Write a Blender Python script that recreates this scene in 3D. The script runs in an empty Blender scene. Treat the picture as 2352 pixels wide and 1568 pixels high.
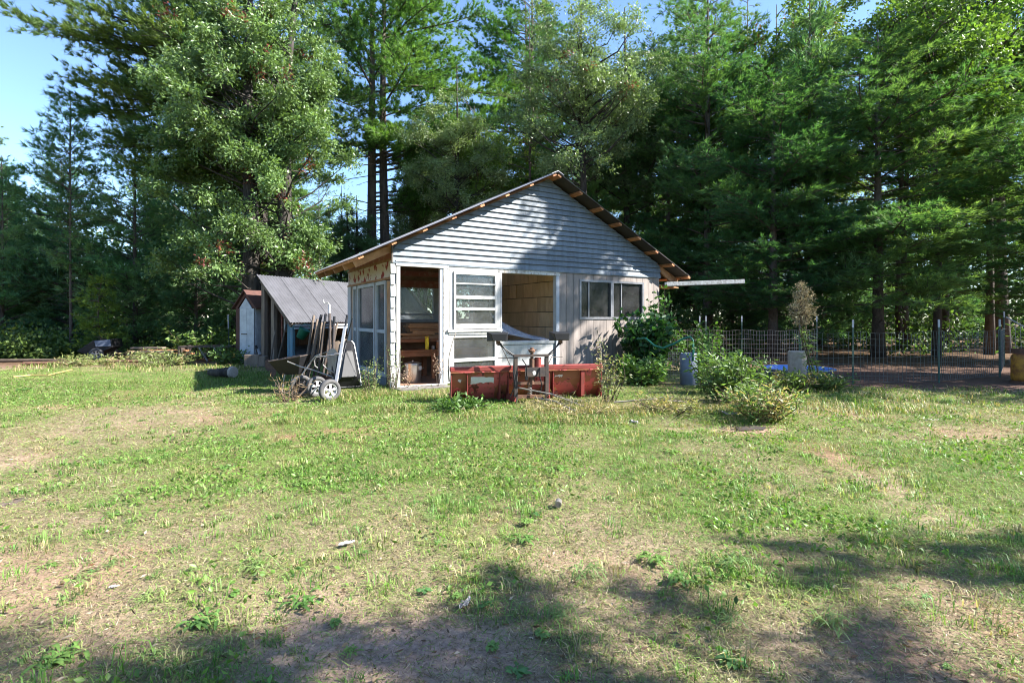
import bpy, math, random
import numpy as np
from mathutils import Vector, Matrix

# ------------------------------------------------------------------ camera, world, sun, exposure
sc = bpy.context.scene
col = sc.collection
EYE = 1.35
cam_data = bpy.data.cameras.new('camera')
cam = bpy.data.objects.new('camera', cam_data)
col.objects.link(cam)
cam.location = (0, 0, EYE)
cam.rotation_euler = (math.radians(90), 0, 0)
cam_data.sensor_width = 36
cam_data.lens = 17.94
cam_data.shift_y = -0.0238
cam_data.clip_start = 0.05
cam_data.clip_end = 2000
sc.camera = cam

SUN = Vector((0.78, -0.09, 0.61)).normalized()
sun_el = math.asin(SUN.z)
sun_rot = math.atan2(SUN.x, SUN.y)
world = bpy.data.worlds.new('World')
sc.world = world
world.use_nodes = True
wn = world.node_tree
bg = wn.nodes['Background']
sky = wn.nodes.new('ShaderNodeTexSky')
sky.sky_type = 'NISHITA'
sky.sun_disc = False
sky.sun_elevation = sun_el
sky.sun_rotation = sun_rot
sky.air_density = 0.9
sky.dust_density = 0.15
sky.ozone_density = 4.0
wn.links.new(sky.outputs[0], bg.inputs[0])
bg.inputs[1].default_value = 0.10
sun_data = bpy.data.lights.new('sun', 'SUN')
sun_data.energy = 5.0
sun_data.angle = math.radians(0.5)
sun_data.color = (1.0, 0.96, 0.90)
sun = bpy.data.objects.new('sun', sun_data)
col.objects.link(sun)
sun.rotation_euler = SUN.to_track_quat('Z', 'Y').to_euler()
sun.location = SUN * 60
sc.view_settings.view_transform = 'Standard'
sc.view_settings.look = 'None'
sc.view_settings.gamma = 1
sc.view_settings.exposure = 1.95
sc.view_settings.use_curve_mapping = False
sc.render.engine = 'CYCLES'
sc.cycles.use_denoising = True
sc.cycles.sample_clamp_indirect = 4.0
sc.cycles.filter_width = 1.0
sc.cycles.max_bounces = 6
sc.cycles.diffuse_bounces = 3
sc.cycles.glossy_bounces = 2
sc.cycles.transmission_bounces = 4
sc.cycles.transparent_max_bounces = 8

# ------------------------------------------------------------------ helpers
R = random.Random(7)
rng = np.random.RandomState(11)
F0 = 1172.2


def gnd(x, y):
    """ground point seen at a measured picture position"""
    Y = EYE * F0 / (y - 728.1)
    return ((x - 1176) / F0 * Y, Y)


def atd(x, y, Y):
    """point seen at a measured picture position, at distance Y"""
    return ((x - 1176) / F0 * Y, Y, EYE - (y - 728.1) / F0 * Y)


class MB:
    def __init__(self):
        self.v = []
        self.f = []

    def add(self, vs, fs):
        n = len(self.v)
        self.v.extend([tuple(p) for p in vs])
        self.f.extend([tuple(i + n for i in f) for f in fs])
        return self

    def box(self, a, b):
        x0, y0, z0 = a
        x1, y1, z1 = b
        vs = [(x0, y0, z0), (x1, y0, z0), (x1, y1, z0), (x0, y1, z0), (x0, y0, z1), (x1, y0, z1), (x1, y1, z1), (x0, y1, z1)]
        return self.add(vs, [(0, 3, 2, 1), (4, 5, 6, 7), (0, 1, 5, 4), (1, 2, 6, 5), (2, 3, 7, 6), (3, 0, 4, 7)])

    def bar(self, p0, p1, w, h, up=(0, 0, 1)):
        p0, p1 = Vector(p0), Vector(p1)
        d = (p1 - p0).normalized()
        up = Vector(up)
        s = d.cross(up)
        if s.length < 1e-4:
            s = d.cross(Vector((0, 1, 0)))
        s.normalize()
        u = s.cross(d)
        vs = []
        for p in (p0, p1):
            for a, b in ((-1, -1), (1, -1), (1, 1), (-1, 1)):
                vs.append(p + s * (a * w / 2) + u * (b * h / 2))
        return self.add(vs, [(0, 1, 2, 3), (7, 6, 5, 4), (0, 4, 5, 1), (1, 5, 6, 2), (2, 6, 7, 3), (3, 7, 4, 0)])

    def tube(self, pts, r, n=8, cap=True):
        pts = [Vector(p) for p in pts]
        m = len(pts)
        rs = r if isinstance(r, (list, tuple)) else [r] * m
        vs = []
        prev = None
        for i, p in enumerate(pts):
            d = (pts[min(i + 1, m - 1)] - pts[max(i - 1, 0)])
            if d.length < 1e-7:
                d = Vector((0, 0, 1))
            d.normalize()
            if prev is None:
                a = d.orthogonal().normalized()
            else:
                a = prev - d * prev.dot(d)
                a = a.normalized() if a.length > 1e-5 else d.orthogonal().normalized()
            prev = a
            b = d.cross(a)
            for k in range(n):
                t = 2 * math.pi * k / n
                vs.append(p + (a * math.cos(t) + b * math.sin(t)) * rs[i])
        fs = []
        for i in range(m - 1):
            for k in range(n):
                k2 = (k + 1) % n
                fs.append((i * n + k, i * n + k2, (i + 1) * n + k2, (i + 1) * n + k))
        if cap:
            fs.append(tuple(range(n - 1, -1, -1)))
            fs.append(tuple((m - 1) * n + k for k in range(n)))
        return self.add(vs, fs)

    def lathe(self, prof, n=20, M=None, caps=True):
        vs = []
        for r, z in prof:
            for k in range(n):
                t = 2 * math.pi * k / n
                p = Vector((r * math.cos(t), r * math.sin(t), z))
                vs.append(M @ p if M is not None else p)
        fs = []
        for i in range(len(prof) - 1):
            for k in range(n):
                k2 = (k + 1) % n
                fs.append((i * n + k, i * n + k2, (i + 1) * n + k2, (i + 1) * n + k))
        if caps:
            fs.append(tuple(range(n - 1, -1, -1)))
            fs.append(tuple((len(prof) - 1) * n + k for k in range(n)))
        return self.add(vs, fs)

    def prism(self, pts, vec):
        pts = [Vector(p) for p in pts]
        n = len(pts)
        vec = Vector(vec)
        vs = pts + [p + vec for p in pts]
        fs = [tuple(range(n - 1, -1, -1)), tuple(range(n, 2 * n))]
        for k in range(n):
            k2 = (k + 1) % n
            fs.append((k, k2, n + k2, n + k))
        return self.add(vs, fs)

    def mesh(self, name, m=None, smooth=False):
        me = bpy.data.meshes.new(name)
        me.from_pydata(self.v, [], self.f)
        if m:
            me.materials.append(m)
        if smooth:
            for p in me.polygons:
                p.use_smooth = True
        me.update()
        return me


def link(name, me, parent=None):
    o = bpy.data.objects.new(name, me)
    col.objects.link(o)
    if parent is not None:
        o.parent = parent
    return o


def tag(o, label=None, cat=None, group=None, kind=None):
    if label:
        o['label'] = label
    if cat:
        o['category'] = cat
    if group:
        o['group'] = group
    if kind:
        o['kind'] = kind
    return o


def thing(name, label, cat, loc=(0, 0, 0), rz=0, group=None):
    o = bpy.data.objects.new(name, None)
    o.empty_display_size = 0.2
    col.objects.link(o)
    o.location = loc
    o.rotation_euler = (0, 0, rz)
    return tag(o, label, cat, group)


def part(parent, name, mb, m, label=None, smooth=False, bevel=0):
    o = link(name, mb.mesh(name, m, smooth), parent)
    if label:
        o['label'] = label
    if bevel:
        b = o.modifiers.new('edge', 'BEVEL')
        b.width = bevel
        b.segments = 2
        b.limit_method = 'ANGLE'
    return o


def solo(name, mb, m, label, cat, loc=(0, 0, 0), rz=0, group=None, smooth=False):
    o = link(name, mb.mesh(name, m, smooth))
    o.location = loc
    o.rotation_euler = (0, 0, rz)
    return tag(o, label, cat, group)


def copy_tree(o, parent=None):
    c = o.copy()
    col.objects.link(c)
    if parent is not None:
        c.parent = parent
    for ch in list(o.children):
        copy_tree(ch, c)
    return c


def bulk(name, V, T, C=None, m=None):
    """big mesh from arrays; T is (n,3) or (n,4)"""
    V = np.asarray(V, np.float32)
    T = np.asarray(T, np.int32)
    k = T.shape[1]
    me = bpy.data.meshes.new(name)
    me.vertices.add(len(V))
    me.vertices.foreach_set('co', V.ravel())
    me.loops.add(T.size)
    me.loops.foreach_set('vertex_index', T.ravel())
    me.polygons.add(len(T))
    me.polygons.foreach_set('loop_start', np.arange(0, T.size, k, dtype=np.int32))
    me.polygons.foreach_set('loop_total', np.full(len(T), k, np.int32))
    if C is not None:
        C = np.asarray(C, np.float32)
        a = me.color_attributes.new('Col', 'FLOAT_COLOR', 'POINT')
        a.data.foreach_set('color', np.concatenate([C, np.ones((len(C), 1), np.float32)], 1).ravel())
    me.update(calc_edges=True)
    if m:
        me.materials.append(m)
    return me


def vnoise(x, y, s, seed):
    """smooth value noise with cell size s, 0..1"""
    r = np.random.RandomState(seed)
    g = r.rand(128, 128)
    x = np.asarray(x) / s + 40.3
    y = np.asarray(y) / s + 40.7
    xi = np.floor(x).astype(int)
    yi = np.floor(y).astype(int)
    fx = x - xi
    fy = y - yi
    fx = fx * fx * (3 - 2 * fx)
    fy = fy * fy * (3 - 2 * fy)
    a = g[xi % 128, yi % 128]
    b = g[(xi + 1) % 128, yi % 128]
    c = g[xi % 128, (yi + 1) % 128]
    d = g[(xi + 1) % 128, (yi + 1) % 128]
    return (a * (1 - fx) + b * fx) * (1 - fy) + (c * (1 - fx) + d * fx) * fy


def norm(a):
    return a / np.maximum(np.linalg.norm(a, axis=-1, keepdims=True), 1e-9)


# ------------------------------------------------------------------ materials
def nodes(name):
    m = bpy.data.materials.new(name)
    m.use_nodes = True
    nt = m.node_tree
    return m, nt, nt.nodes['Principled BSDF'], nt.nodes, nt.links


def mat(name, c1, c2=None, rough=0.7, scale=6, detail=6, stretch=(1, 1, 1), metal=0.0, bump=0.0, lo=0.35, hi=0.65, spec=0.4, rand=0.0, bscale=None, stain=0.0):
    """two-tone procedural surface: noise mixes c1 and c2, optional bump and per-object variation"""
    m, nt, p, N, L = nodes(name)
    p.inputs['Roughness'].default_value = rough
    p.inputs['Metallic'].default_value = metal
    p.inputs['Specular IOR Level'].default_value = spec
    if c2 is None:
        c2 = tuple(v * 0.7 for v in c1)
    tc = N.new('ShaderNodeTexCoord')
    mp = N.new('ShaderNodeMapping')
    mp.inputs['Scale'].default_value = stretch
    L.new(tc.outputs['Object'], mp.inputs['Vector'])
    oi = N.new('ShaderNodeObjectInfo')
    ad = N.new('ShaderNodeVectorMath')
    ad.operation = 'ADD'
    sm = N.new('ShaderNodeMath')
    sm.operation = 'MULTIPLY'
    sm.inputs[1].default_value = 17.0
    L.new(oi.outputs['Random'], sm.inputs[0])
    L.new(mp.outputs[0], ad.inputs[0])
    L.new(sm.outputs[0], ad.inputs[1])
    no = N.new('ShaderNodeTexNoise')
    no.inputs['Scale'].default_value = scale
    no.inputs['Detail'].default_value = detail
    no.inputs['Roughness'].default_value = 0.65
    L.new(ad.outputs[0], no.inputs['Vector'])
    mr = N.new('ShaderNodeMapRange')
    mr.inputs['From Min'].default_value = lo
    mr.inputs['From Max'].default_value = hi
    L.new(no.outputs['Fac'], mr.inputs['Value'])
    mx = N.new('ShaderNodeMix')
    mx.data_type = 'RGBA'
    mx.inputs['A'].default_value = (*c1, 1)
    mx.inputs['B'].default_value = (*c2, 1)
    L.new(mr.outputs[0], mx.inputs['Factor'])
    out = mx.outputs['Result']
    if rand:
        hs = N.new('ShaderNodeHueSaturation')
        r2 = N.new('ShaderNodeMapRange')
        r2.inputs['To Min'].default_value = 1 - rand
        r2.inputs['To Max'].default_value = 1 + rand
        L.new(oi.outputs['Random'], r2.inputs['Value'])
        L.new(r2.outputs[0], hs.inputs['Value'])
        L.new(out, hs.inputs['Color'])
        out = hs.outputs[0]
    if stain:
        m2 = N.new('ShaderNodeMapping')
        m2.inputs['Scale'].default_value = (7, 7, 0.9)
        L.new(tc.outputs['Object'], m2.inputs['Vector'])
        n3 = N.new('ShaderNodeTexNoise')
        n3.inputs['Scale'].default_value = 1.3
        n3.inputs['Detail'].default_value = 7
        n3.inputs['Roughness'].default_value = 0.7
        L.new(m2.outputs[0], n3.inputs['Vector'])
        r3 = N.new('ShaderNodeMapRange')
        r3.inputs['From Min'].default_value = 0.42
        r3.inputs['From Max'].default_value = 0.72
        r3.inputs['To Min'].default_value = 1.0
        r3.inputs['To Max'].default_value = 1.0 - stain
        L.new(n3.outputs['Fac'], r3.inputs['Value'])
        s3 = N.new('ShaderNodeVectorMath')
        s3.operation = 'SCALE'
        L.new(out, s3.inputs[0])
        L.new(r3.outputs[0], s3.inputs['Scale'])
        out = s3.outputs[0]
    L.new(out, p.inputs['Base Color'])
    if bump:
        bp = N.new('ShaderNodeBump')
        bp.inputs['Strength'].default_value = bump
        bp.inputs['Distance'].default_value = 0.02
        if bscale:
            n2 = N.new('ShaderNodeTexNoise')
            n2.inputs['Scale'].default_value = bscale
            n2.inputs['Detail'].default_value = 4
            L.new(ad.outputs[0], n2.inputs['Vector'])
            L.new(n2.outputs['Fac'], bp.inputs['Height'])
        else:
            L.new(no.outputs['Fac'], bp.inputs['Height'])
        L.new(bp.outputs[0], p.inputs['Normal'])
    return m


def leafmat(name, rough=0.5, spec=0.35, trans=0.35, tcol=(1.25, 1.35, 0.55), hue=0.02, val=0.2):
    """foliage: colour attribute, slight change per plant, light passing through the leaf"""
    m, nt, p, N, L = nodes(name)
    at = N.new('ShaderNodeAttribute')
    at.attribute_name = 'Col'
    oi = N.new('ShaderNodeObjectInfo')
    hs = N.new('ShaderNodeHueSaturation')
    a = N.new('ShaderNodeMapRange')
    a.inputs['To Min'].default_value = 0.5 - hue
    a.inputs['To Max'].default_value = 0.5 + hue
    b = N.new('ShaderNodeMapRange')
    b.inputs['To Min'].default_value = 1 + val
    b.inputs['To Max'].default_value = 1 - val
    L.new(oi.outputs['Random'], a.inputs['Value'])
    L.new(oi.outputs['Random'], b.inputs['Value'])
    L.new(a.outputs[0], hs.inputs['Hue'])
    L.new(b.outputs[0], hs.inputs['Value'])
    L.new(at.outputs['Color'], hs.inputs['Color'])
    L.new(hs.outputs[0], p.inputs['Base Color'])
    p.inputs['Roughness'].default_value = rough
    p.inputs['Specular IOR Level'].default_value = spec
    tr = N.new('ShaderNodeBsdfTranslucent')
    mu = N.new('ShaderNodeMix')
    mu.data_type = 'RGBA'
    mu.blend_type = 'MULTIPLY'
    mu.inputs['Factor'].default_value = 1
    mu.inputs['B'].default_value = (*tcol, 1)
    L.new(hs.outputs[0], mu.inputs['A'])
    L.new(mu.outputs['Result'], tr.inputs['Color'])
    ms = N.new('ShaderNodeMixShader')
    ms.inputs[0].default_value = trans
    L.new(p.outputs[0], ms.inputs[1])
    L.new(tr.outputs[0], ms.inputs[2])
    L.new(ms.outputs[0], N['Material Output'].inputs[0])
    return m


def glassmat(name, tint=(0.85, 0.9, 0.9), base=0.06, dust=0.09):
    m, nt, p, N, L = nodes(name)
    N.remove(p)
    t = N.new('ShaderNodeBsdfTransparent')
    t.inputs[0].default_value = (*tint, 1)
    g = N.new('ShaderNodeBsdfGlossy')
    g.inputs['Roughness'].default_value = 0.12
    lw = N.new('ShaderNodeFresnel')
    lw.inputs['IOR'].default_value = 1.5
    ad = N.new('ShaderNodeMath')
    ad.operation = 'ADD'
    ad.inputs[1].default_value = base
    L.new(lw.outputs[0], ad.inputs[0])
    ms = N.new('ShaderNodeMixShader')
    L.new(ad.outputs[0], ms.inputs[0])
    L.new(t.outputs[0], ms.inputs[1])
    L.new(g.outputs[0], ms.inputs[2])
    df = N.new('ShaderNodeBsdfDiffuse')
    df.inputs[0].default_value = (0.42, 0.42, 0.43, 1)
    tc = N.new('ShaderNodeTexCoord')
    no = N.new('ShaderNodeTexNoise')
    no.inputs['Scale'].default_value = 2.2
    no.inputs['Detail'].default_value = 5
    L.new(tc.outputs['Object'], no.inputs['Vector'])
    mr = N.new('ShaderNodeMapRange')
    mr.inputs['From Min'].default_value = 0.3
    mr.inputs['From Max'].default_value = 0.7
    mr.inputs['To Min'].default_value = dust * 0.5
    mr.inputs['To Max'].default_value = dust * 1.6
    L.new(no.outputs['Fac'], mr.inputs['Value'])
    m2 = N.new('ShaderNodeMixShader')
    L.new(mr.outputs[0], m2.inputs[0])
    L.new(ms.outputs[0], m2.inputs[1])
    L.new(df.outputs[0], m2.inputs[2])
    L.new(m2.outputs[0], N['Material Output'].inputs[0])
    return m


M = {}
M['siding'] = mat('blue_grey_siding', (0.18, 0.215, 0.245), (0.14, 0.17, 0.20), 0.55, 3, stretch=(0.6, 1, 4), rand=0.07, stain=0.4)
M['panel'] = mat('taupe_panel_paint', (0.30, 0.255, 0.225), (0.23, 0.195, 0.175), 0.7, 5, stretch=(1, 1, 0.25), rand=0.07, stain=0.4)
M['white'] = mat('weathered_white_paint', (0.54, 0.53, 0.51), (0.44, 0.43, 0.40), 0.6, 7, lo=0.45, hi=0.8, stain=0.35)
M['white2'] = mat('flaking_white_paint', (0.58, 0.57, 0.54), (0.34, 0.30, 0.26), 0.7, 14, lo=0.5, hi=0.62, stain=0.3)
M['vinyl'] = mat('grey_white_vinyl', (0.46, 0.48, 0.52), (0.38, 0.40, 0.43), 0.45, 5)
M['alu'] = mat('dull_aluminium', (0.30, 0.30, 0.32), (0.22, 0.22, 0.235), 0.4, 9, metal=0.6)
M['raw'] = mat('raw_lumber', (0.42, 0.235, 0.12), (0.27, 0.135, 0.065), 0.75, 5, stretch=(1, 1, 1), rand=0.2)
M['rawx'] = mat('raw_orange_lumber', (0.47, 0.22, 0.10), (0.30, 0.12, 0.05), 0.75, 9, rand=0.2)
M['oldwood'] = mat('grey_weathered_wood', (0.22, 0.17, 0.13), (0.12, 0.09, 0.07), 0.85, 9, stretch=(1, 1, 0.15), rand=0.25, bump=0.3)
M['bench'] = mat('red_brown_bench_wood', (0.34, 0.135, 0.06), (0.21, 0.085, 0.04), 0.6, 6, stretch=(0.4, 1, 1), rand=0.15)
M['peel'] = mat('peeling_red_and_white_board', (0.55, 0.48, 0.44), (0.25, 0.035, 0.03), 0.8, 5.5, lo=0.53, hi=0.57, detail=8)
M['peelred'] = mat('faded_red_board', (0.34, 0.13, 0.10), (0.42, 0.31, 0.25), 0.8, 7, lo=0.5, hi=0.7)
M['roof'] = mat('galvanised_roof_sheet', (0.50, 0.49, 0.50), (0.38, 0.37, 0.385), 0.42, 2.2, metal=0.55, lo=0.3, hi=0.7, rand=0.06)
M['roof2'] = mat('rough_galvanised_roof_sheet', (0.10, 0.10, 0.112), (0.07, 0.07, 0.078), 0.6, 3, metal=0.25, rand=0.05)
M['shake'] = mat('brown_plywood', (0.66, 0.45, 0.26), (0.52, 0.34, 0.19), 0.75, 6, stretch=(1, 1, 0.3), rand=0.14)
M['dark'] = mat('dark_interior_board', (0.16, 0.14, 0.13), (0.10, 0.09, 0.08), 0.8, 4)
M['felt'] = mat('black_roof_felt', (0.045, 0.038, 0.034), (0.03, 0.026, 0.024), 0.9, 5)
M['floor'] = mat('brown_floor_board', (0.27, 0.17, 0.11), (0.18, 0.11, 0.075), 0.7, 5)
M['glass'] = glassmat('window_glass', base=0.04)
M['glassdark'] = glassmat('screened_glass_dim_room', (0.16, 0.16, 0.18), 0.02, 0.05)  # dark tint puts the shade of the unlit room into the panes
M['plastic'] = None
M['plow'] = mat('peeling_red_plow_paint', (0.46, 0.07, 0.06), (0.36, 0.13, 0.06), 0.55, 4.5, lo=0.46, hi=0.56, detail=8, bump=0.25)
M['plowrib'] = mat('dark_red_plow_frame', (0.30, 0.05, 0.045), (0.17, 0.045, 0.033), 0.5, 6)
M['decal'] = mat('torn_white_decal', (0.8, 0.76, 0.72), (0.72, 0.62, 0.55), 0.6, 8, lo=0.5, hi=0.75)
M['rust'] = mat('rusty_steel', (0.17, 0.085, 0.05), (0.09, 0.05, 0.035), 0.8, 12, bump=0.2)
M['steel'] = mat('scuffed_dark_steel', (0.055, 0.05, 0.05), (0.11, 0.08, 0.065), 0.55, 10, metal=0.3)
M['blackp'] = mat('black_plastic', (0.007, 0.007, 0.008), (0.013, 0.013, 0.015), 0.5, 8)
M['rubber'] = mat('grey_dusty_rubber', (0.06, 0.06, 0.063), (0.11, 0.105, 0.10), 0.8, 10)
M['tub'] = mat('grey_poly_tub', (0.055, 0.053, 0.052), (0.04, 0.039, 0.038), 0.5, 4)
M['silver'] = mat('silver_paint', (0.5, 0.5, 0.5), (0.4, 0.4, 0.4), 0.35, 8, metal=0.3)
M['chrome'] = mat('bare_tube_steel', (0.42, 0.40, 0.38), (0.25, 0.22, 0.2), 0.4, 12, metal=0.6)
M['handle'] = mat('grey_ash_handle', (0.10, 0.076, 0.058), (0.06, 0.045, 0.035), 0.75, 9, stretch=(1, 1, 0.2), rand=0.25)
M['bark'] = mat('dark_ridged_bark', (0.06, 0.05, 0.042), (0.02, 0.016, 0.014), 0.9, 10, stretch=(1, 1, 0.22), bump=1.0, lo=0.4, hi=0.6)
M['bark2'] = mat('grey_brown_bark', (0.13, 0.10, 0.08), (0.06, 0.045, 0.036), 0.9, 9, stretch=(1, 1, 0.3), bump=0.8)
M['twig'] = mat('grey_brown_twig', (0.14, 0.105, 0.075), (0.08, 0.055, 0.04), 0.9, 9)
M['deadwood'] = mat('bleached_dead_wood', (0.34, 0.30, 0.25), (0.2, 0.17, 0.14), 0.9, 9)
M['leaf'] = leafmat('oak_leaf', 0.34, 0.55, 0.36)
M['leafd'] = leafmat('soft_leaf', 0.5, 0.35, 0.38)
M['needle'] = leafmat('pine_needle', 0.55, 0.25, 0.42, (1.35, 1.35, 0.5))
M['grass'] = leafmat('grass_blade', 0.5, 0.3, 0.32, (1.2, 1.2, 0.6), 0, 0)
M['weed'] = leafmat('weed_leaf', 0.45, 0.4, 0.35, (1.2, 1.3, 0.55), 0.015, 0.15)
M['hose'] = mat('green_hose_rubber', (0.015, 0.16, 0.11), (0.015, 0.12, 0.08), 0.5, 10)
M['yhose'] = mat('yellow_hose', (0.45, 0.33, 0.12), (0.34, 0.25, 0.10), 0.5, 10)
M['pool'] = mat('blue_pool_plastic', (0.15, 0.29, 0.66), (0.12, 0.23, 0.55), 0.4, 4)
M['bluebarrel'] = mat('faded_grey_blue_plastic', (0.16, 0.19, 0.26), (0.12, 0.14, 0.19), 0.5, 5)
M['concrete'] = mat('pitted_concrete', (0.42, 0.37, 0.32), (0.30, 0.26, 0.22), 0.9, 14, bump=0.4)
M['wire'] = mat('galvanised_wire', (0.45, 0.45, 0.44), (0.32, 0.31, 0.30), 0.45, 10, metal=0.5)
M['darkwire'] = mat('dark_green_wire', (0.17, 0.19, 0.18), (0.12, 0.13, 0.125), 0.5, 10, metal=0.3)
M['post'] = mat('green_post_paint', (0.035, 0.11, 0.08), (0.06, 0.07, 0.06), 0.6, 12)
M['yellowrust'] = mat('rusty_yellow_paint', (0.50, 0.25, 0.03), (0.20, 0.075, 0.03), 0.6, 4, lo=0.45, hi=0.6)
M['freezer'] = mat('white_enamel', (0.52, 0.515, 0.50), (0.45, 0.44, 0.42), 0.3, 3, stain=0.25)
M['pot'] = mat('brushed_steel_pot', (0.55, 0.52, 0.48), (0.42, 0.39, 0.36), 0.3, 4, stretch=(1, 1, 0.2), metal=0.85)
M['yellow'] = mat('yellow_print', (0.62, 0.48, 0.03), (0.45, 0.08, 0.02), 0.45, 30, lo=0.56, hi=0.6)
M['teal'] = mat('faded_teal_board', (0.10, 0.24, 0.33), (0.13, 0.2, 0.25), 0.7, 6)
M['redbrown'] = mat('red_brown_stain', (0.10, 0.042, 0.032), (0.065, 0.03, 0.024), 0.8, 7)
M['bluedoor'] = mat('pale_blue_grey_door_paint', (0.50, 0.53, 0.57), (0.36, 0.38, 0.42), 0.6, 5)
M['paper'] = mat('dirty_white_paper', (0.42, 0.39, 0.37), (0.26, 0.23, 0.21), 0.8, 20)
M['stone'] = mat('grey_stone', (0.2, 0.18, 0.165), (0.10, 0.09, 0.083), 0.9, 9, bump=0.5)
M['seed'] = leafmat('dry_seed_head', 0.8, 0.1, 0.2, (1.1, 1.0, 0.8), 0.0, 0.1)


def plowmat():
    m, nt, p, N, L = nodes('flaking_red_plow_paint')
    tc = N.new('ShaderNodeTexCoord')
    cols = [(0.36, 0.13, 0.065), (0.62, 0.13, 0.12), (0.13, 0.035, 0.025)]
    last = None
    for i, (sc_, lo, hi) in enumerate(((3.2, 0.50, 0.515), (6.5, 0.60, 0.615))):
        no = N.new('ShaderNodeTexNoise')
        no.inputs['Scale'].default_value = sc_
        no.inputs['Detail'].default_value = 9
        no.inputs['Roughness'].default_value = 0.62
        L.new(tc.outputs['Object'], no.inputs['Vector'])
        mr = N.new('ShaderNodeMapRange')
        mr.inputs['From Min'].default_value = lo
        mr.inputs['From Max'].default_value = hi
        L.new(no.outputs['Fac'], mr.inputs['Value'])
        mx = N.new('ShaderNodeMix')
        mx.data_type = 'RGBA'
        mx.inputs['A'].default_value = (*cols[0], 1)
        mx.inputs['B'].default_value = (*cols[i + 1], 1)
        L.new(mr.outputs[0], mx.inputs['Factor'])
        if last:
            L.new(last, mx.inputs['A'])
        last = mx.outputs['Result']
        if i == 0:
            bp = N.new('ShaderNodeBump')
            bp.inputs['Strength'].default_value = 0.5
            bp.inputs['Distance'].default_value = 0.01
            L.new(mr.outputs[0], bp.inputs['Height'])
            L.new(bp.outputs[0], p.inputs['Normal'])
    L.new(last, p.inputs['Base Color'])
    p.inputs['Roughness'].default_value = 0.55
    return m


M['plow'] = plowmat()


def plasticmat():
    m, nt, p, N, L = nodes('clear_corrugated_plastic')
    p.inputs['Base Color'].default_value = (0.5, 0.5, 0.54, 1)
    p.inputs['Roughness'].default_value = 0.15
    t = N.new('ShaderNodeBsdfTransparent')
    ms = N.new('ShaderNodeMixShader')
    ms.inputs[0].default_value = 0.35
    L.new(t.outputs[0], ms.inputs[1])
    L.new(p.outputs[0], ms.inputs[2])
    L.new(ms.outputs[0], N['Material Output'].inputs[0])
    return m


M['plastic'] = plasticmat()

# ------------------------------------------------------------------ ground: colour fields shared by soil and grass
def blob(X, Y, x, y, rx, ry, rot=0):
    c, s = math.cos(rot), math.sin(rot)
    dx, dy = X - x, Y - y
    return np.exp(-(((dx * c + dy * s) / rx) ** 2 + ((-dx * s + dy * c) / ry) ** 2))


def fields(X, Y):
    """returns green (0..1), bare (0..1) and shade-free soil type (0 thatch .. 1 red soil)"""
    X = np.asarray(X, float)
    Y = np.asarray(Y, float)
    n1 = vnoise(X, Y, 2.3, 1)
    n2 = vnoise(X, Y, 0.8, 2)
    n3 = vnoise(X, Y, 0.3, 3)
    g = 0.80 + 0.75 * (n1 - 0.5) + 0.85 * (n2 - 0.5) + 0.4 * (n3 - 0.5)
    g += 0.42 * blob(X, Y, -8, 10.5, 5.5, 2.2)
    g += 0.30 * blob(X, Y, 0.3, 6.8, 3.2, 1.3)
    g += 0.42 * blob(X, Y, 1.1, 4.5, 1.0, 0.8)
    g += 0.22 * blob(X, Y, 3.4, 3.9, 1.8, 0.8)
    g += 0.28 * blob(X, Y, 1.6, 2.6, 1.6, 0.4)
    g += 0.20 * blob(X, Y, -1.2, 5.9, 1.2, 0.7)
    g -= 0.26 * blob(X, Y, -5, 6.2, 2.8, 1.2)
    g -= 0.14 * blob(X, Y, -2.2, 3.3, 2.0, 0.9)
    g -= 0.28 * blob(X, Y, 5.4, 5.8, 1.9, 0.9)
    g -= 0.24 * blob(X, Y, 0.0, 2.0, 2.4, 0.5)
    b = 1.15 * (vnoise(X, Y, 1.1, 4) - 0.6) + 0.9 * (vnoise(X, Y, 0.4, 5) - 0.52)
    b += 0.95 * blob(X, Y, -0.37, 4.8, 0.5, 0.26)
    b += 0.9 * blob(X, Y, 2.2, 6.1, 0.9, 0.22)
    b += 0.8 * blob(X, Y, 6.2, 6.0, 0.9, 0.35)
    b += 0.45 * blob(X, Y, -1.6, 2.6, 1.6, 0.5)
    b += 0.4 * blob(X, Y, -0.6, 2.1, 1.3, 0.35)
    b += 0.35 * blob(X, Y, 1.7, 2.0, 0.6, 0.3)
    b += 0.3 * blob(X, Y, -5.5, 6.1, 1.5, 0.5)
    b += 0.55 * blob(X, Y, -1.5, 9.0, 0.7, 0.3)
    pen = 1 / (1 + np.exp(-(Y - 9.6 - 0.5 * (n1 - 0.5)) * 6)) * 1 / (1 + np.exp(-(X - 4.8) * 3))
    wood = 1 / (1 + np.exp(-(Y - 14.2 - 2.0 * (n1 - 0.5)) * 2.5))
    g = g * (1 - pen) * (1 - wood)
    b = np.maximum(b, 0.95 * np.maximum(pen, wood))
    soil = np.clip(0.5 + 1.6 * (vnoise(X, Y, 1.6, 6) - 0.5) + 0.8 * pen - 0.8 * wood, 0, 1)
    return np.clip(g, 0, 1), np.clip(b, 0, 1), soil, pen, wood


def height(X, Y):
    return 0.05 * (vnoise(X, Y, 2.6, 8) - 0.5) + 0.03 * (vnoise(X, Y, 0.7, 9) - 0.5)


def axis(lo, hi, d, far, k=1.25):
    a = list(np.arange(lo, hi + d, d))
    s, x = d, hi + d
    while x < far:
        s *= k
        x += s
        a.append(x)
    s, x = d, lo
    while x > -far:
        s *= k
        x -= s
        a.insert(0, x)
    return np.array(a)


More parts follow.
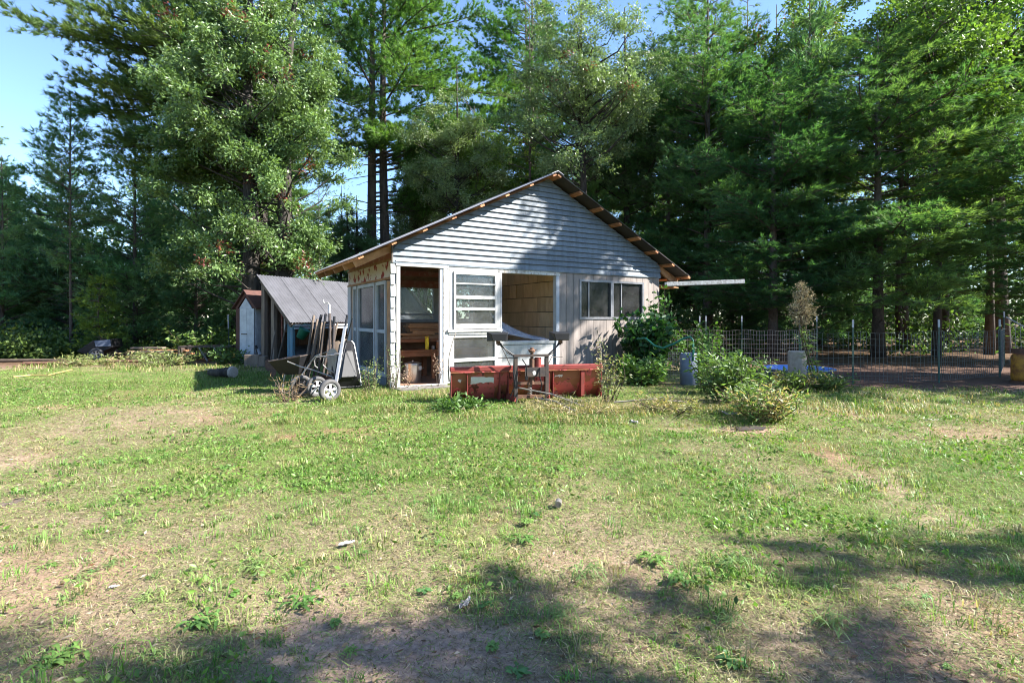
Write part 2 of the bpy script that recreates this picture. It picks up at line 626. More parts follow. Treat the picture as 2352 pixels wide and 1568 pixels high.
gx = axis(-14, 14, 0.07, 450)
gy = axis(0.5, 15, 0.06, 450)
GX, GY = np.meshgrid(gx, gy, indexing='ij')
g_, b_, so_, pen_, wood_ = fields(GX, GY)
GZ = height(GX, GY)
GZ = np.where((np.abs(GX) > 30) | (GY > 40) | (GY < -10), 0, GZ)
thatch = np.array([0.28, 0.205, 0.145])
greenb = np.array([0.13, 0.145, 0.05])
redsoil = np.array([0.33, 0.165, 0.12])
palesoil = np.array([0.44, 0.295, 0.235])
litter = np.array([0.12, 0.075, 0.045])
Cg = thatch * (1 - g_[..., None]) + greenb * g_[..., None]
soilc = palesoil * (1 - so_[..., None]) + redsoil * so_[..., None]
Cg = Cg * (1 - b_[..., None]) + soilc * b_[..., None]
Cg = Cg * (1 - pen_[..., None]) + np.array([0.115, 0.07, 0.052]) * pen_[..., None]
Cg = Cg * (1 - wood_[..., None]) + litter * wood_[..., None]
nx, ny = GX.shape
idx = np.arange(nx * ny).reshape(nx, ny)
Q = np.stack([idx[:-1, :-1], idx[1:, :-1], idx[1:, 1:], idx[:-1, 1:]], -1).reshape(-1, 4)


def groundmat():
    m, nt, p, N, L = nodes('soil_and_thatch')
    at = N.new('ShaderNodeAttribute')
    at.attribute_name = 'Col'
    tc = N.new('ShaderNodeTexCoord')
    no = N.new('ShaderNodeTexNoise')
    no.inputs['Scale'].default_value = 60
    no.inputs['Detail'].default_value = 9
    no.inputs['Roughness'].default_value = 0.75
    L.new(tc.outputs['Object'], no.inputs['Vector'])
    n2 = N.new('ShaderNodeTexNoise')
    n2.inputs['Scale'].default_value = 7
    n2.inputs['Detail'].default_value = 6
    L.new(tc.outputs['Object'], n2.inputs['Vector'])
    r = N.new('ShaderNodeMapRange')
    r.inputs['From Min'].default_value = 0.25
    r.inputs['From Max'].default_value = 0.75
    r.inputs['To Min'].default_value = 0.35
    r.inputs['To Max'].default_value = 1.6
    L.new(no.outputs['Fac'], r.inputs['Value'])  # fine random tone; its dark hollows are small shadows put into the soil colour
    r2 = N.new('ShaderNodeMapRange')
    r2.inputs['From Min'].default_value = 0.3
    r2.inputs['From Max'].default_value = 0.7
    r2.inputs['To Min'].default_value = 0.8
    r2.inputs['To Max'].default_value = 1.2
    L.new(n2.outputs['Fac'], r2.inputs['Value'])
    mu = N.new('ShaderNodeMath')
    mu.operation = 'MULTIPLY'
    L.new(r.outputs[0], mu.inputs[0])
    L.new(r2.outputs[0], mu.inputs[1])
    sc_ = N.new('ShaderNodeVectorMath')
    sc_.operation = 'SCALE'
    L.new(at.outputs['Color'], sc_.inputs[0])
    L.new(mu.outputs[0], sc_.inputs['Scale'])
    L.new(sc_.outputs[0], p.inputs['Base Color'])
    p.inputs['Roughness'].default_value = 0.95
    p.inputs['Specular IOR Level'].default_value = 0.1
    bp = N.new('ShaderNodeBump')
    bp.inputs['Strength'].default_value = 0.8
    bp.inputs['Distance'].default_value = 0.015
    L.new(no.outputs['Fac'], bp.inputs['Height'])
    L.new(bp.outputs[0], p.inputs['Normal'])
    return m


ground = link('ground', bulk('ground', np.stack([GX, GY, GZ], -1).reshape(-1, 3), Q, Cg.reshape(-1, 3), groundmat()))
tag(ground, 'dry sandy yard of patchy thin grass running back under the trees', kind='structure')


# ------------------------------------------------------------------ trees
def blades(P, D, k, ln, wd, spread, r, C, cvar=0.18, up=0.0):
    """k thin triangular needles per tuft; returns verts, tris, colours"""
    n = len(P)
    d = norm(np.repeat(D, k, 0) + spread * r.randn(n * k, 3) + np.array([0, 0, up]))
    b = np.repeat(P, k, 0) + 0.02 * r.randn(n * k, 3)
    s = norm(np.cross(d, r.randn(n * k, 3)))
    l = ln * (0.65 + 0.7 * r.rand(n * k, 1))
    w = wd * (0.7 + 0.6 * r.rand(n * k, 1))
    V = np.stack([b - s * w / 2, b + s * w / 2, b + d * l], 1)
    T = np.arange(3 * n * k).reshape(-1, 3)
    c = np.repeat(C, k, 0) * (1 + cvar * r.randn(n * k, 1))
    c = np.repeat(np.clip(c, 0.004, 1), 3, 0)
    return V.reshape(-1, 3), T, c


def leaves(P, D, ln, wd, r, C, cvar=0.2, fold=0.25):
    """one four-cornered leaf per point, folded along the midrib"""
    n = len(P)
    d = norm(D)
    s = norm(np.cross(d, r.randn(n, 3)))
    u = np.cross(s, d)
    l = ln * (0.6 + 0.8 * r.rand(n, 1))
    w = wd * (0.7 + 0.6 * r.rand(n, 1))
    mid = P + d * l * 0.5 + u * w * fold
    V = np.stack([P, mid - s * w / 2, P + d * l, mid + s * w / 2], 1)
    i = np.arange(n) * 4
    T = np.concatenate([np.stack([i, i + 1, i + 2], 1), np.stack([i, i + 2, i + 3], 1)])
    c = np.clip(C * (1 + cvar * r.randn(n, 1)), 0.004, 1)
    return V.reshape(-1, 3), T, np.repeat(c, 4, 0)


def join(parts_):
    Vs, Ts, Cs, o = [], [], [], 0
    for V, T, C in parts_:
        Vs.append(V)
        Ts.append(T + o)
        Cs.append(C)
        o += len(V)
    return np.concatenate(Vs), np.concatenate(Ts), np.concatenate(Cs)


def pine(seed, H, zb, Lmax, trunk_r, step=0.6, nper=5, tint=(0.06, 0.105, 0.03), tint2=(0.085, 0.12, 0.03), k=19, sp=0.125, blade=(0.2, 0.024),
         extras=(), dead=None, lean=0.0, shape=0.75, rise=0.25, twin=None, floor=0.12, asym=None):
    r = np.random.RandomState(seed)
    tb = MB()
    stems = [(0.0, 0.0, 1.0)] + ([twin] if twin else [])
    trunks = []
    for sx, sy, hs in stems:
        pts = []
        m = 9
        bx, by = r.randn() * 0.12, r.randn() * 0.12
        for i in range(m):
            t = i / (m - 1)
            pts.append(Vector((sx + bx * math.sin(t * 3) + lean * t * t, sy + by * math.sin(t * 2.3), H * hs * t)))
        rad = [trunk_r * (1.25 if i == 0 else 1) * (1 - 0.88 * (i / (m - 1))) for i in range(m)]
        mb = MB().tube(pts, rad, 10)
        trunks.append((mb, pts, hs))
    tb = trunks[0][0]
    P, D, Cc = [], [], []
    br = []

    def spot(z, si=0):
        pts, hs = trunks[si][1], trunks[si][2]
        t = min(max(z / (H * hs), 0), 0.999) * (len(pts) - 1)
        i = int(t)
        return pts[i].lerp(pts[i + 1], t - i)

    z = zb
    while z < H - 0.25:
        t = (z - zb) / (H - zb)
        L = Lmax * ((1 - t) ** shape) + floor
        if t < 0.12:
            L *= 0.75
        a0 = r.rand() * 6.28
        for i in range(nper):
            az = a0 + i * 6.283 / nper + r.randn() * 0.3
            q = L * (0.38 + 0.75 * r.rand())
            if r.rand() < 0.1:
                continue
            if asym:
                q *= 1 + asym[1] * math.cos(az - asym[0])
            br.append((z + r.randn() * 0.2, az, q, rise + 0.35 * t + r.randn() * 0.14, r.randint(len(trunks)) if z < H * 0.8 else 0))
        z += step * (0.8 + 0.4 * r.rand())
    for e in extras:
        for q in range(3):
            br.append((e[0] + 0.22 * r.randn(), e[1] + 0.07 * r.randn(), e[2] * (1 - 0.14 * q), e[3] + 0.03 * r.randn(), 0))
    tint, tint2 = np.array(tint), np.array(tint2)
    for bz, az, L, ri, si in br:
        p0 = spot(bz, si)
        dh = np.array([math.cos(az), math.sin(az), 0])
        sd = np.array([-dh[1], dh[0], 0])
        wob = r.randn() * 0.12

        def at_(s):
            return np.array(p0) + dh * (s * L) + sd * (wob * L * s * s) + np.array([0, 0, L * (ri * s - 0.35 * s * s + 0.22 * s ** 3)])
        br_r = max(0.012, 0.011 * L + 0.006)
        tb.tube([at_(s) for s in (0, 0.25, 0.5, 0.75, 1)], [br_r, br_r * 0.8, br_r * 0.6, br_r * 0.4, 0.005], 5, False)
        cb = tint + (tint2 - tint) * r.rand()
        s = 0.18 + 0.5 / max(L, 1) * 0.4
        side = 1
        while s < 1.0:
            side = -side
            q = at_(s)
            sl = min(1.5, (0.22 + 0.42 * (1 - s)) * L * 0.8) * (0.6 + 0.6 * r.rand()) + 0.15
            ang = 0.75 + 0.25 * r.randn()
            ds = dh * math.cos(ang) + sd * math.sin(ang) * side + np.array([0, 0, 0.16 + 0.22 * r.randn()])
            ds /= np.linalg.norm(ds)
            if sl > 0.5:
                tb.tube([q, q + ds * sl], [0.012, 0.004], 3, False)
            nt = max(2, int(sl / sp))
            tt = (np.arange(nt) + r.rand(nt) * 0.6 + 0.4) / nt
            pts = q + ds * (tt[:, None] * sl) + r.randn(nt, 3) * np.array([0.07, 0.07, 0.06])
            P.append(pts)
            D.append(np.repeat(ds[None], nt, 0))
            Cc.append(np.repeat(cb[None], nt, 0))
            s += (sp * 1.25) / max(L, 0.5)
        P.append(at_(1)[None])
        D.append(dh[None])
        Cc.append(cb[None])
    if dead:
        for i in range(dead[2]):
            z = dead[0] + (dead[1] - dead[0]) * r.rand()
            az = r.rand() * 6.28
            L = dead[3] * (0.4 + 0.7 * r.rand())
            p0 = np.array(spot(z, r.randint(len(trunks))))
            dh = np.array([math.cos(az), math.sin(az), -0.05 + 0.2 * r.randn()])
            e = p0 + dh * L
            tb.tube([p0, p0 + dh * L * 0.5 + np.array([0, 0, 0.1]), e], [0.025, 0.014, 0.004], 4, False)
            for j in range(5):
                s = 0.3 + 0.65 * r.rand()
                q = p0 + dh * L * s
                d2 = norm(dh + 0.8 * r.randn(3) * np.array([1, 1, 0.5]))
                tb.tube([q, q + d2 * L * 0.35 * r.rand()], [0.009, 0.003], 3, False)
    P, D, Cc = np.concatenate(P), np.concatenate(D), np.concatenate(Cc)
    V, T, C = blades(P, D, k, blade[0], blade[1], 0.55, r, Cc * (1 + 0.12 * r.randn(len(Cc), 1)), up=0.35)
    return [(t[0]) for t in trunks], (V, T, C)


def oak(seed, H, cz, rad, trunk_r, nclump=110, nleaf=250, tint=(0.125, 0.19, 0.075), leaf=(0.14, 0.065), stems=1, cr=0.48, rust=0.01, crown_off=(0, 0), lowskirt=0):
    r = np.random.RandomState(seed)
    mbs, P, D, Cc = [], [], [], []
    tint = np.array(tint)
    pts_of = []
    for k in range(stems):
        off = Vector((k * trunk_r * 2.6, k * 0.3, 0))
        bx, by = r.randn() * 0.3, r.randn() * 0.3
        pts = [off + Vector((bx * (i / 7) ** 2 + 0.08 * math.sin(i), by * (i / 7) ** 2, H * 0.93 * i / 7)) for i in range(8)]
        mbs.append(MB().tube(pts, [trunk_r * (1.3 if i == 0 else 1) * (1 - 0.9 * i / 7) for i in range(8)], 10))
        pts_of.append(pts)
    cl = []
    while len(cl) < nclump:
        v = r.randn(3)
        v /= np.linalg.norm(v)
        q = v * (r.rand() ** 0.4)
        if q[2] < -0.55 and r.rand() < 0.5:
            continue
        cl.append(np.array([crown_off[0], crown_off[1], cz]) + q * np.array(rad) * (0.85 + 0.3 * r.rand()))
    for i in range(lowskirt):
        a = r.rand() * 6.28
        cl.append(np.array([crown_off[0] + rad[0] * 0.9 * math.cos(a) * r.rand() ** 0.5, crown_off[1] + rad[1] * 0.9 * math.sin(a) * r.rand() ** 0.5, cz - rad[2] * (0.75 + 0.35 * r.rand())]))
    for c in cl:
        k = r.randint(stems)
        pts = pts_of[k]
        hz = max(min(c[2] - (0.25 + 0.35 * r.rand()) * np.hypot(c[0], c[1]) - 0.2, H * 0.9), 1.6)
        t = hz / (H * 0.93) * 7
        i = min(int(t), 6)
        p0 = np.array(pts[i].lerp(pts[i + 1], t - i))
        m1 = p0 * 0.5 + c * 0.5 + np.array([0, 0, -0.1]) + 0.25 * r.randn(3)
        L = np.linalg.norm(c - p0)
        mbs[k].tube([p0, m1, c], [0.012 + 0.012 * L, 0.008 + 0.006 * L, 0.006], 4, False)
        # twigs then leaves on them
        nt = 14
        td = norm(r.randn(nt, 3) * np.array([1, 1, 0.55]) + np.array([0, 0, 0.15]))
        tl = cr * (0.6 + 0.8 * r.rand(nt, 1))
        for j in range(0, nt, 2):
            mbs[k].tube([c, c + td[j] * tl[j]], [0.007, 0.002], 3, False)
        m = nleaf // nt
        s = 0.25 + 0.8 * r.rand(nt, m, 1)
        lp = c + td[:, None] * tl[:, None] * s + r.randn(nt, m, 3) * 0.09
        ld = td[:, None] * 0.8 + r.randn(nt, m, 3) * 0.75 + np.array([0, 0, -0.25])
        P.append(lp.reshape(-1, 3))
        D.append(ld.reshape(-1, 3))
        cc = np.repeat((tint * (0.85 + 0.3 * r.rand()))[None], nt * m, 0)
        if r.rand() < rust * 10:
            w = np.repeat(r.rand(nt) < 0.12, m)
            cc[w] = np.array([0.16, 0.06, 0.03])
        Cc.append(cc)
    P, D, Cc = np.concatenate(P), np.concatenate(D), np.concatenate(Cc)
    return mbs, leaves(P, D, leaf[0], leaf[1], r, Cc)


def plant_tree(name, data, leafm, barkm, label, loc, rz=0, scale=1, group=None, cat='tree'):
    mbs, (V, T, C) = data
    o = thing(name, label, cat, (loc[0], loc[1], -0.05), rz, group)
    o.scale = (scale,) * 3 if not isinstance(scale, tuple) else scale
    for mb in mbs:
        link('trunk', mb.mesh('trunk', barkm, True), o)
    link('crown', bulk('crown', V, T, C, leafm), o)
    return o


def again(src, label, loc, rz, scale, group=None):
    o = copy_tree(src)
    o.location = (loc[0], loc[1], -0.05)
    o.rotation_euler = (0, 0, rz)
    o.scale = (scale,) * 3 if not isinstance(scale, tuple) else scale
    o['label'] = label
    if group:
        o['group'] = group
    elif 'group' in o:
        del o['group']
    return o


PI = math.pi
big_pine = plant_tree('white_pine', pine(3, 22, 6.5, 4.2, 0.30, tint=(0.065, 0.14, 0.055), tint2=(0.15, 0.20, 0.045), extras=[
    (8.6, PI + 0.06, 7.2, 0.16), (9.6, PI - 0.1, 6.6, 0.2), (10.0, PI + 0.2, 7.0, 0.25), (11.0, PI, 5.6, 0.28), (7.6, PI + 0.1, 5.2, 0.14), (7.0, PI - 0.2, 4.4, 0.1),
    (6.4, PI + 0.3, 4.0, 0.05), (12.0, PI + 0.15, 4.5, 0.3)], dead=(3, 8, 16, 2.6), shape=0.6), M['needle'], M['bark'],
    'tall white pine with long limbs reaching out over the open sky', (-9.3, 18.6))
big_oak = plant_tree('oak_tree', oak(5, 15, 7.6, (3.1, 2.4, 4.6), 0.34, 150, 500, stems=2, lowskirt=24, tint=(0.105, 0.185, 0.065), leaf=(0.115, 0.055), rust=0.02), M['leaf'], M['bark'],
                     'large twin trunk oak with glossy leaves beside the lean to shed', (-8.55, 16.6))
mid_pine = plant_tree('white_pine', pine(8, 21, 9.0, 4.6, 0.27, nper=6, k=22, twin=(0.75, 0.2, 0.95), tint=(0.08, 0.19, 0.055), tint2=(0.14, 0.26, 0.06), shape=0.5, asym=(0.0, 0.35),
    extras=[(7.6, 0.1, 5.2, 0.3), (6.9, 0.35, 5.0, 0.22), (8.4, -0.2, 5.6, 0.35), (8.9, PI - 0.3, 3.2, 0.1), (8.7, -1.2, 3.0, 0.1), (6.2, -0.1, 4.4, 0.2)], dead=(4.8, 9, 40, 2.6)),
    M['needle'], M['bark2'], 'twin stemmed white pine with bare lower trunks behind the shed ridge', (-6.35, 23))
mid_oak = plant_tree('oak_tree', oak(15, 16, 9.6, (2.9, 2.5, 3.6), 0.2, 115, 360, tint=(0.14, 0.21, 0.09), leaf=(0.11, 0.045), rust=0.012), M['leaf'], M['bark'],
                     'pale leaved oak rising straight behind the shed roof peak', (2.7, 19.2))
bright_pine = plant_tree('white_pine', pine(21, 15.5, 2.6, 3.7, 0.19, step=0.62, nper=6, k=16, tint=(0.065, 0.17, 0.07), tint2=(0.125, 0.235, 0.08), shape=0.45, floor=0.5, dead=(0.9, 3.6, 18, 1.7)), M['needle'], M['bark2'],
                         'bright green pine with drooping plumes right of the roof peak', (7.9, 20.6))
thin_pine = plant_tree('jack_pine', pine(31, 18, 7.5, 2.0, 0.13, step=0.7, nper=5, k=11, sp=0.17, tint=(0.09, 0.15, 0.065), tint2=(0.12, 0.19, 0.07), dead=(2, 8, 26, 1.6), shape=0.4, floor=0.4),
                       M['needle'], M['bark2'], 'thin jack pine with open crown and sky showing through it', (12.0, 26))
young_pine = plant_tree('young_pine', pine(41, 9.0, 0.5, 2.3, 0.09, step=0.34, nper=7, k=13, sp=0.12, tint=(0.09, 0.21, 0.11), tint2=(0.14, 0.25, 0.11), shape=0.8, rise=0.4),
                        M['needle'], M['bark2'], 'bushy blue green young pine, tallest of those at the left lawn edge', (-17.3, 20.0), 0, 1.12)
slim_tree = plant_tree('slim_hardwood', oak(51, 15, 10.0, (2.1, 2.1, 4.4), 0.12, 70, 190, tint=(0.13, 0.21, 0.04), leaf=(0.13, 0.08), cr=0.6), M['leafd'], M['bark2'],
                       'slim hardwood with light green leaves and a pale straight trunk', (14.3, 17.2))

# further named trees
again(big_pine, 'ragged pine standing far off at the left edge of the sky', (-36, 33.5), 2.1, 0.80)
again(young_pine, 'shorter young pine second along the left lawn edge', (-14.3, 19.4), 1.0, 1.02)
again(young_pine, 'dense young pine standing before the others at far left', (-18.6, 18.6), 3.9, 0.78)
again(young_pine, 'young pine at the far left with rounded top', (-20.6, 20.6), 2.0, 0.88)
again(young_pine, 'young pine half hidden under the long limbed pine', (-11.9, 19.2), 3.0, 0.8)
again(bright_pine, 'dark pine between the young pines and the great oak', (-12.5, 23), 2.6, 0.8)
again(thin_pine, 'slim pole trunk standing alone at the left lawn edge', (-15.2, 17.6), 0.4, 0.42)
again(mid_pine, 'tall pine behind the pale leaved oak', (1.2, 28), 2.2, 0.95)
again(slim_tree, 'slim hardwood left of the pale leaved oak', (-1.6, 22), 2.2, 0.75)
again(mid_oak, 'second oak with tawny leaves leaning in behind the bright pine', (5.3, 23.5), 1.3, 1.05)
again(thin_pine, 'jack pine beside the gap of sky over the right wood', (9.6, 25.5), 1.9, 1.02)
again(thin_pine, 'jack pine with a rust brown trunk over the fence pen', (14.8, 24.5), 3.4, 1.0)
again(young_pine, 'slender pale young pine in front of the right wood', (11.1, 19.0), 0.7, (1.25, 1.25, 1.5))
again(bright_pine, 'dark layered pine just right of the shed eave', (8.9, 17.4), 1.7, (0.9, 0.9, 0.62))
again(slim_tree, 'leafy hardwood with bright crown above the pool', (10.6, 20.5), 4.4, 1.0)
again(slim_tree, 'slim hardwood beside the thin jack pine', (13.2, 22.5), 5.2, 1.12)
again(bright_pine, 'shaded pine behind the kiddie pool', (12.2, 17.0), 4.0, (1.0, 1.0, 0.7))
again(bright_pine, 'broad pine with drooping plumes at the right edge', (16.6, 15.6), 5.2, (0.85, 0.85, 0.58))
again(slim_tree, 'tall slim hardwood with twisted stem near the right edge', (17.4, 18.6), 0.5, 1.1)
again(slim_tree, 'leafy hardwood filling the upper right corner', (16.6, 21.5), 2.9, 1.15)
again(mid_pine, 'tall pine trunk rising at the right edge of the wood', (18.8, 19.6), 0.9, 0.9)
again(mid_oak, 'small oak over the low shed behind the left eave', (-4.2, 24.5), 0.3, 0.62)
again(big_oak, 'low oak filling the gap behind the lean to roof', (-6.4, 21.0), 2.3, 0.46)
again(mid_oak, 'young oak thicket left of the twin stemmed pine', (-7.9, 23.5), 4.3, 0.5)

# ------------------------------------------------------------------ deeper wood: same trees, told apart by nothing
KIND = [(bright_pine, 'pine deep in the shaded wood'), (thin_pine, 'thin trunked pine deep in the shaded wood'), (slim_tree, 'slim hardwood deep in the shaded wood'), (mid_oak, 'oak deep in the shaded wood'), (mid_pine, 'tall bare stemmed pine deep in the shaded wood')]
R2 = random.Random(5)
spots = []
for row in range(5):
    Y0 = 22.5 + row * 5.5
    x = -1.0 * Y0 - 8
    while x < 1.1 * Y0 + 10:
        X, Y = x + R2.uniform(-1, 1), Y0 + R2.uniform(-1.8, 1.8)
        q = X / Y
        gap = -1.02 < q < -0.70 or (-0.36 < q < -0.21) or (-0.21 <= q < -0.05 and row > 2)
        if not gap and not (X < -3 and Y < 24) and not (X > 20 and R2.random() < 0.5):
            spots.append((X, Y, row))
        x += R2.uniform(2.6, 4.2) * (1 + 0.12 * row)
for (X, Y, row) in spots:
    k = R2.choices([0, 1, 2, 3, 4], [1.6, 3.4, 4.2, 1.2, 1.0] if X > 0 else [4, 1.5, 2, 1.5, 0.5])[0]
    s = R2.uniform(0.75, 1.05) * (1.0 if X > -6 else 0.8)
    again(KIND[k][0], KIND[k][1], (X, Y), R2.uniform(0, 6.28), s, 'trees deep in the wood')
for i in range(16):
    X, Y = 6.5 + i * 2.1 + R2.uniform(-0.8, 0.8), 24 + R2.uniform(-2, 6)
    again(young_pine, 'low young pine in the dark behind the fence pen', (X, Y), R2.uniform(0, 6), R2.uniform(0.45, 0.8), 'young pines behind the pen')
for i in range(9):
    X, Y = -34 + i * 2.6 + R2.uniform(-0.8, 0.8), 25 + R2.uniform(-1.5, 2.5)
    again(young_pine, 'young pine in the second rank of the left wood', (X, Y), R2.uniform(0, 6), R2.uniform(0.75, 1.1), 'young pines of the left wood')

# trees beyond the right edge of the picture, whose shade falls on the yard
narrow_tree = plant_tree('narrow_hardwood', oak(66, 13.4, 10.6, (1.2, 1.2, 2.2), 0.11, 36, 300, tint=(0.12, 0.20, 0.05), leaf=(0.12, 0.07), cr=0.5), M['leafd'], M['bark2'],
                         'narrow hardwood with a high crown beside the rusty tank', (11.5, 10.6), 1.0)
SH = [(bright_pine, (15.5, 9.6), 0.72, 'pine near the rusty tank'), (slim_tree, (19.5, 10.6), 0.8, 'slim hardwood'), (mid_oak, (23, 15), 0.9, 'oak'),
      (young_pine, (9.7, 1.95), (0.46, 0.46, 0.74), 'conical young pine'), (mid_oak, (5.25, 0.95), 0.42, 'small oak')]
for i, (src, p, s, kn) in enumerate(SH):
    again(src, kn + ' standing beyond the right side of the yard', p, i * 1.3, s, 'trees beside the yard')

R3 = random.Random(9)
for i in range(17):  # unseen trees, added so the window panes reflect dark foliage
    X = -38 + i * 4.4 + R3.uniform(-1.2, 1.2)
    again([bright_pine, mid_oak, young_pine][i % 3], ['pine', 'oak', 'young pine'][i % 3] + ' of the unseen belt added behind the viewer', (X, -19 - R3.uniform(0, 6)), R3.uniform(0, 6), R3.uniform(0.8, 1.05), 'trees behind the viewer')

# ------------------------------------------------------------------ far wood, undergrowth
def clumps(cent, size, n, r, ln, wd, tint, tvar=0.35, flat=0.7):
    """leaf clumps: cent (m,3), size (m,) -> arrays"""
    m = len(cent)
    off = r.randn(m, n, 3) * np.array([1, 1, flat]) * 0.42
    P = cent[:, None] + off * size[:, None, None]
    D = off + r.randn(m, n, 3) * 0.6 + np.array([0, 0, 0.15])
    C = np.repeat((np.array(tint) * (1 + tvar * (r.rand(m, 1) - 0.5) * 2))[:, None], n, 1)
    P = P.reshape(-1, 3)
    P[:, 2] = np.maximum(P[:, 2], 0.02)
    return leaves(P, D.reshape(-1, 3), ln, wd, r, C.reshape(-1, 3))


r = np.random.RandomState(77)
m = 2600
a = r.rand(m)
ang = 2 * PI * a
rad_ = 58 + 16 * r.rand(m)
X = rad_ * np.cos(ang)
Y = rad_ * np.sin(ang)
Z = 9.5 * r.rand(m) ** 1.1 * (0.55 + 0.75 * vnoise(X, Y, 6, 3))
C0 = np.stack([X, Y, Z], 1)
tag(link('distant_woods', bulk('distant_woods', *clumps(C0, 1.6 + 1.2 * r.rand(m), 46, r, 0.55, 0.34, (0.045, 0.08, 0.03)), M['leafd'])), 'far mass of low woods closing the view between the trunks', kind='stuff')

U = []
m = 620
X = -40 + 90 * r.rand(m)
Y = 17.5 + 22 * r.rand(m)
hgt = 0.3 + 1.5 * r.rand(m) ** 2
ok = ~((X > -8) & (X < 5) & (Y < 19))
X, Y, hgt = X[ok], Y[ok], hgt[ok]
for f in (0.25, 0.6, 0.95):
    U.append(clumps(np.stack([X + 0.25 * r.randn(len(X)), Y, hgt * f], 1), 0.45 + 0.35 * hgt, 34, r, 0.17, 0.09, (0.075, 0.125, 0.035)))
m = 210
X = -24 + 15.5 * r.rand(m)
Y = 15.4 + 2.6 * r.rand(m) + 0.12 * np.maximum(-X - 14, 0)
hgt = 0.15 + 0.75 * r.rand(m)
ok = ~((X > -14.6) & (X < -8.4) & (Y < 17.4))
X, Y, hgt = X[ok], Y[ok], hgt[ok]
for f in (0.35, 0.8):
    U.append(clumps(np.stack([X + 0.15 * r.randn(len(X)), Y, hgt * f], 1), 0.4 + 0.3 * hgt, 60, r, 0.13, 0.075, (0.11, 0.165, 0.04)))
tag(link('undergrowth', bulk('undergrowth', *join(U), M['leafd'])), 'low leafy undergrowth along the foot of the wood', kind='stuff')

# ------------------------------------------------------------------ the shed (x along its front, y into it, origin at its near left corner)
RZ = math.atan2(0.524, 0.8517)
shed = thing('shed', 'small gabled shed with blue grey siding and an open glassless bay', 'shed', (-2.234, 9.66, 0), RZ)
W, DEP, Z0, ZW, SL = 7.15, 3.44, 2.40, 2.71, 0.487
APX = W / 2
OVF, OVB, OVL, OVR = 0.38, 0.12, 0.78, 0.8


def zr(u):
    return ZW + SL * (u if u < APX else W - u)


# gable siding: lapped boards cut to the slope, each course in two or three lengths
nrow = 18
for i in range(nrow):
    z0, z1 = Z0 + i * 0.117, Z0 + (i + 1) * 0.117
    ua0, ua1 = max(-0.03, (z0 - ZW) / SL), max(-0.03, (z1 - ZW) / SL)
    if ua1 > APX - 0.03:
        ua1 = APX - 0.03
    if ua0 > APX - 0.1:
        break
    ub0, ub1 = W - ua0, W - ua1
    cuts = [0.0]
    if ub0 - ua0 > 3:
        cuts.append(R.uniform(0.3, 0.7))
    cuts.append(1.0)
    for a, b in zip(cuts[:-1], cuts[1:]):
        pa0 = ua0 + (ub0 - ua0) * a + (0.003 if a > 0 else 0)
        pb0 = ua0 + (ub0 - ua0) * b - (0.003 if b < 1 else 0)
        pa1 = ua1 if a == 0 else pa0
        pb1 = ub1 if b == 1 else pb0
        mb = MB()
        y0, y1 = -0.046, -0.012
        vs = [(pa0, y0, z0), (pb0, y0, z0), (pb1, y1, z1 - 0.002), (pa1, y1, z1 - 0.002), (pa0, y0 + 0.05, z0 + 0.004), (pb0, y0 + 0.05, z0 + 0.004), (pa0, y0, z0 + 0.012), (pb0, y0, z0 + 0.012)]
        mb.add(vs, [(0, 1, 2, 3), (0, 4, 5, 1)])
        part(shed, 'siding_board', mb, M['siding'])
mb = MB().add([(0, 0, Z0), (W, 0, Z0), (W, 0, ZW), (APX, 0, ZW + SL * APX), (0, 0, ZW)], [(0, 1, 2, 3, 4)])
part(shed, 'gable_backing', mb, M['dark'])
part(shed, 'trim_strip', MB().box((-0.04, -0.046, Z0 - 0.03), (W + 0.02, -0.004, Z0 - 0.001)), M['siding'])
part(shed, 'corner_trim', MB().box((-0.06, -0.05, Z0 - 0.02), (-0.031, 0.0, ZW)), M['dark'], 'dark strip at the gable corner')

# white corner shingles
for i in range(11):
    z = 0.0 + i * 0.218
    mb = MB().prism([(-0.075, -0.05, z), (-0.075, -0.022, z + 0.235), (-0.075, 0.0, z + 0.235), (-0.075, 0.0, z)], (0.085 + R.uniform(-0.01, 0.01), 0, 0))
    part(shed, 'corner_shingle', mb, M['white'])
part(shed, 'corner_backing', MB().box((-0.05, 0.001, 0.0), (0.04, 0.09, Z0 - 0.03)), M['siding'])

# doorway
dj = MB().box((0.04, -0.035, 0.03), (0.11, 0.06, 2.32))
part(shed, 'door_jamb', dj, M['white'])
part(shed, 'door_jamb', MB().box((0.94, -0.02, 0.03), (1.0, 0.06, 2.32)), M['vinyl'])
part(shed, 'door_jamb', MB().box((1.003, -0.035, 0.03), (1.12, 0.08, 2.32)), M['white2'])
part(shed, 'door_head', MB().box((0.03, -0.045, 2.323), (1.12, 0.07, 2.43)).box((0.02, -0.055, 2.405), (1.13, -0.048, 2.43)), M['white'])
part(shed, 'door_sill', MB().box((0.04, -0.09, -0.03), (1.06, 0.08, 0.027)), M['white2'], 'worn white sill')

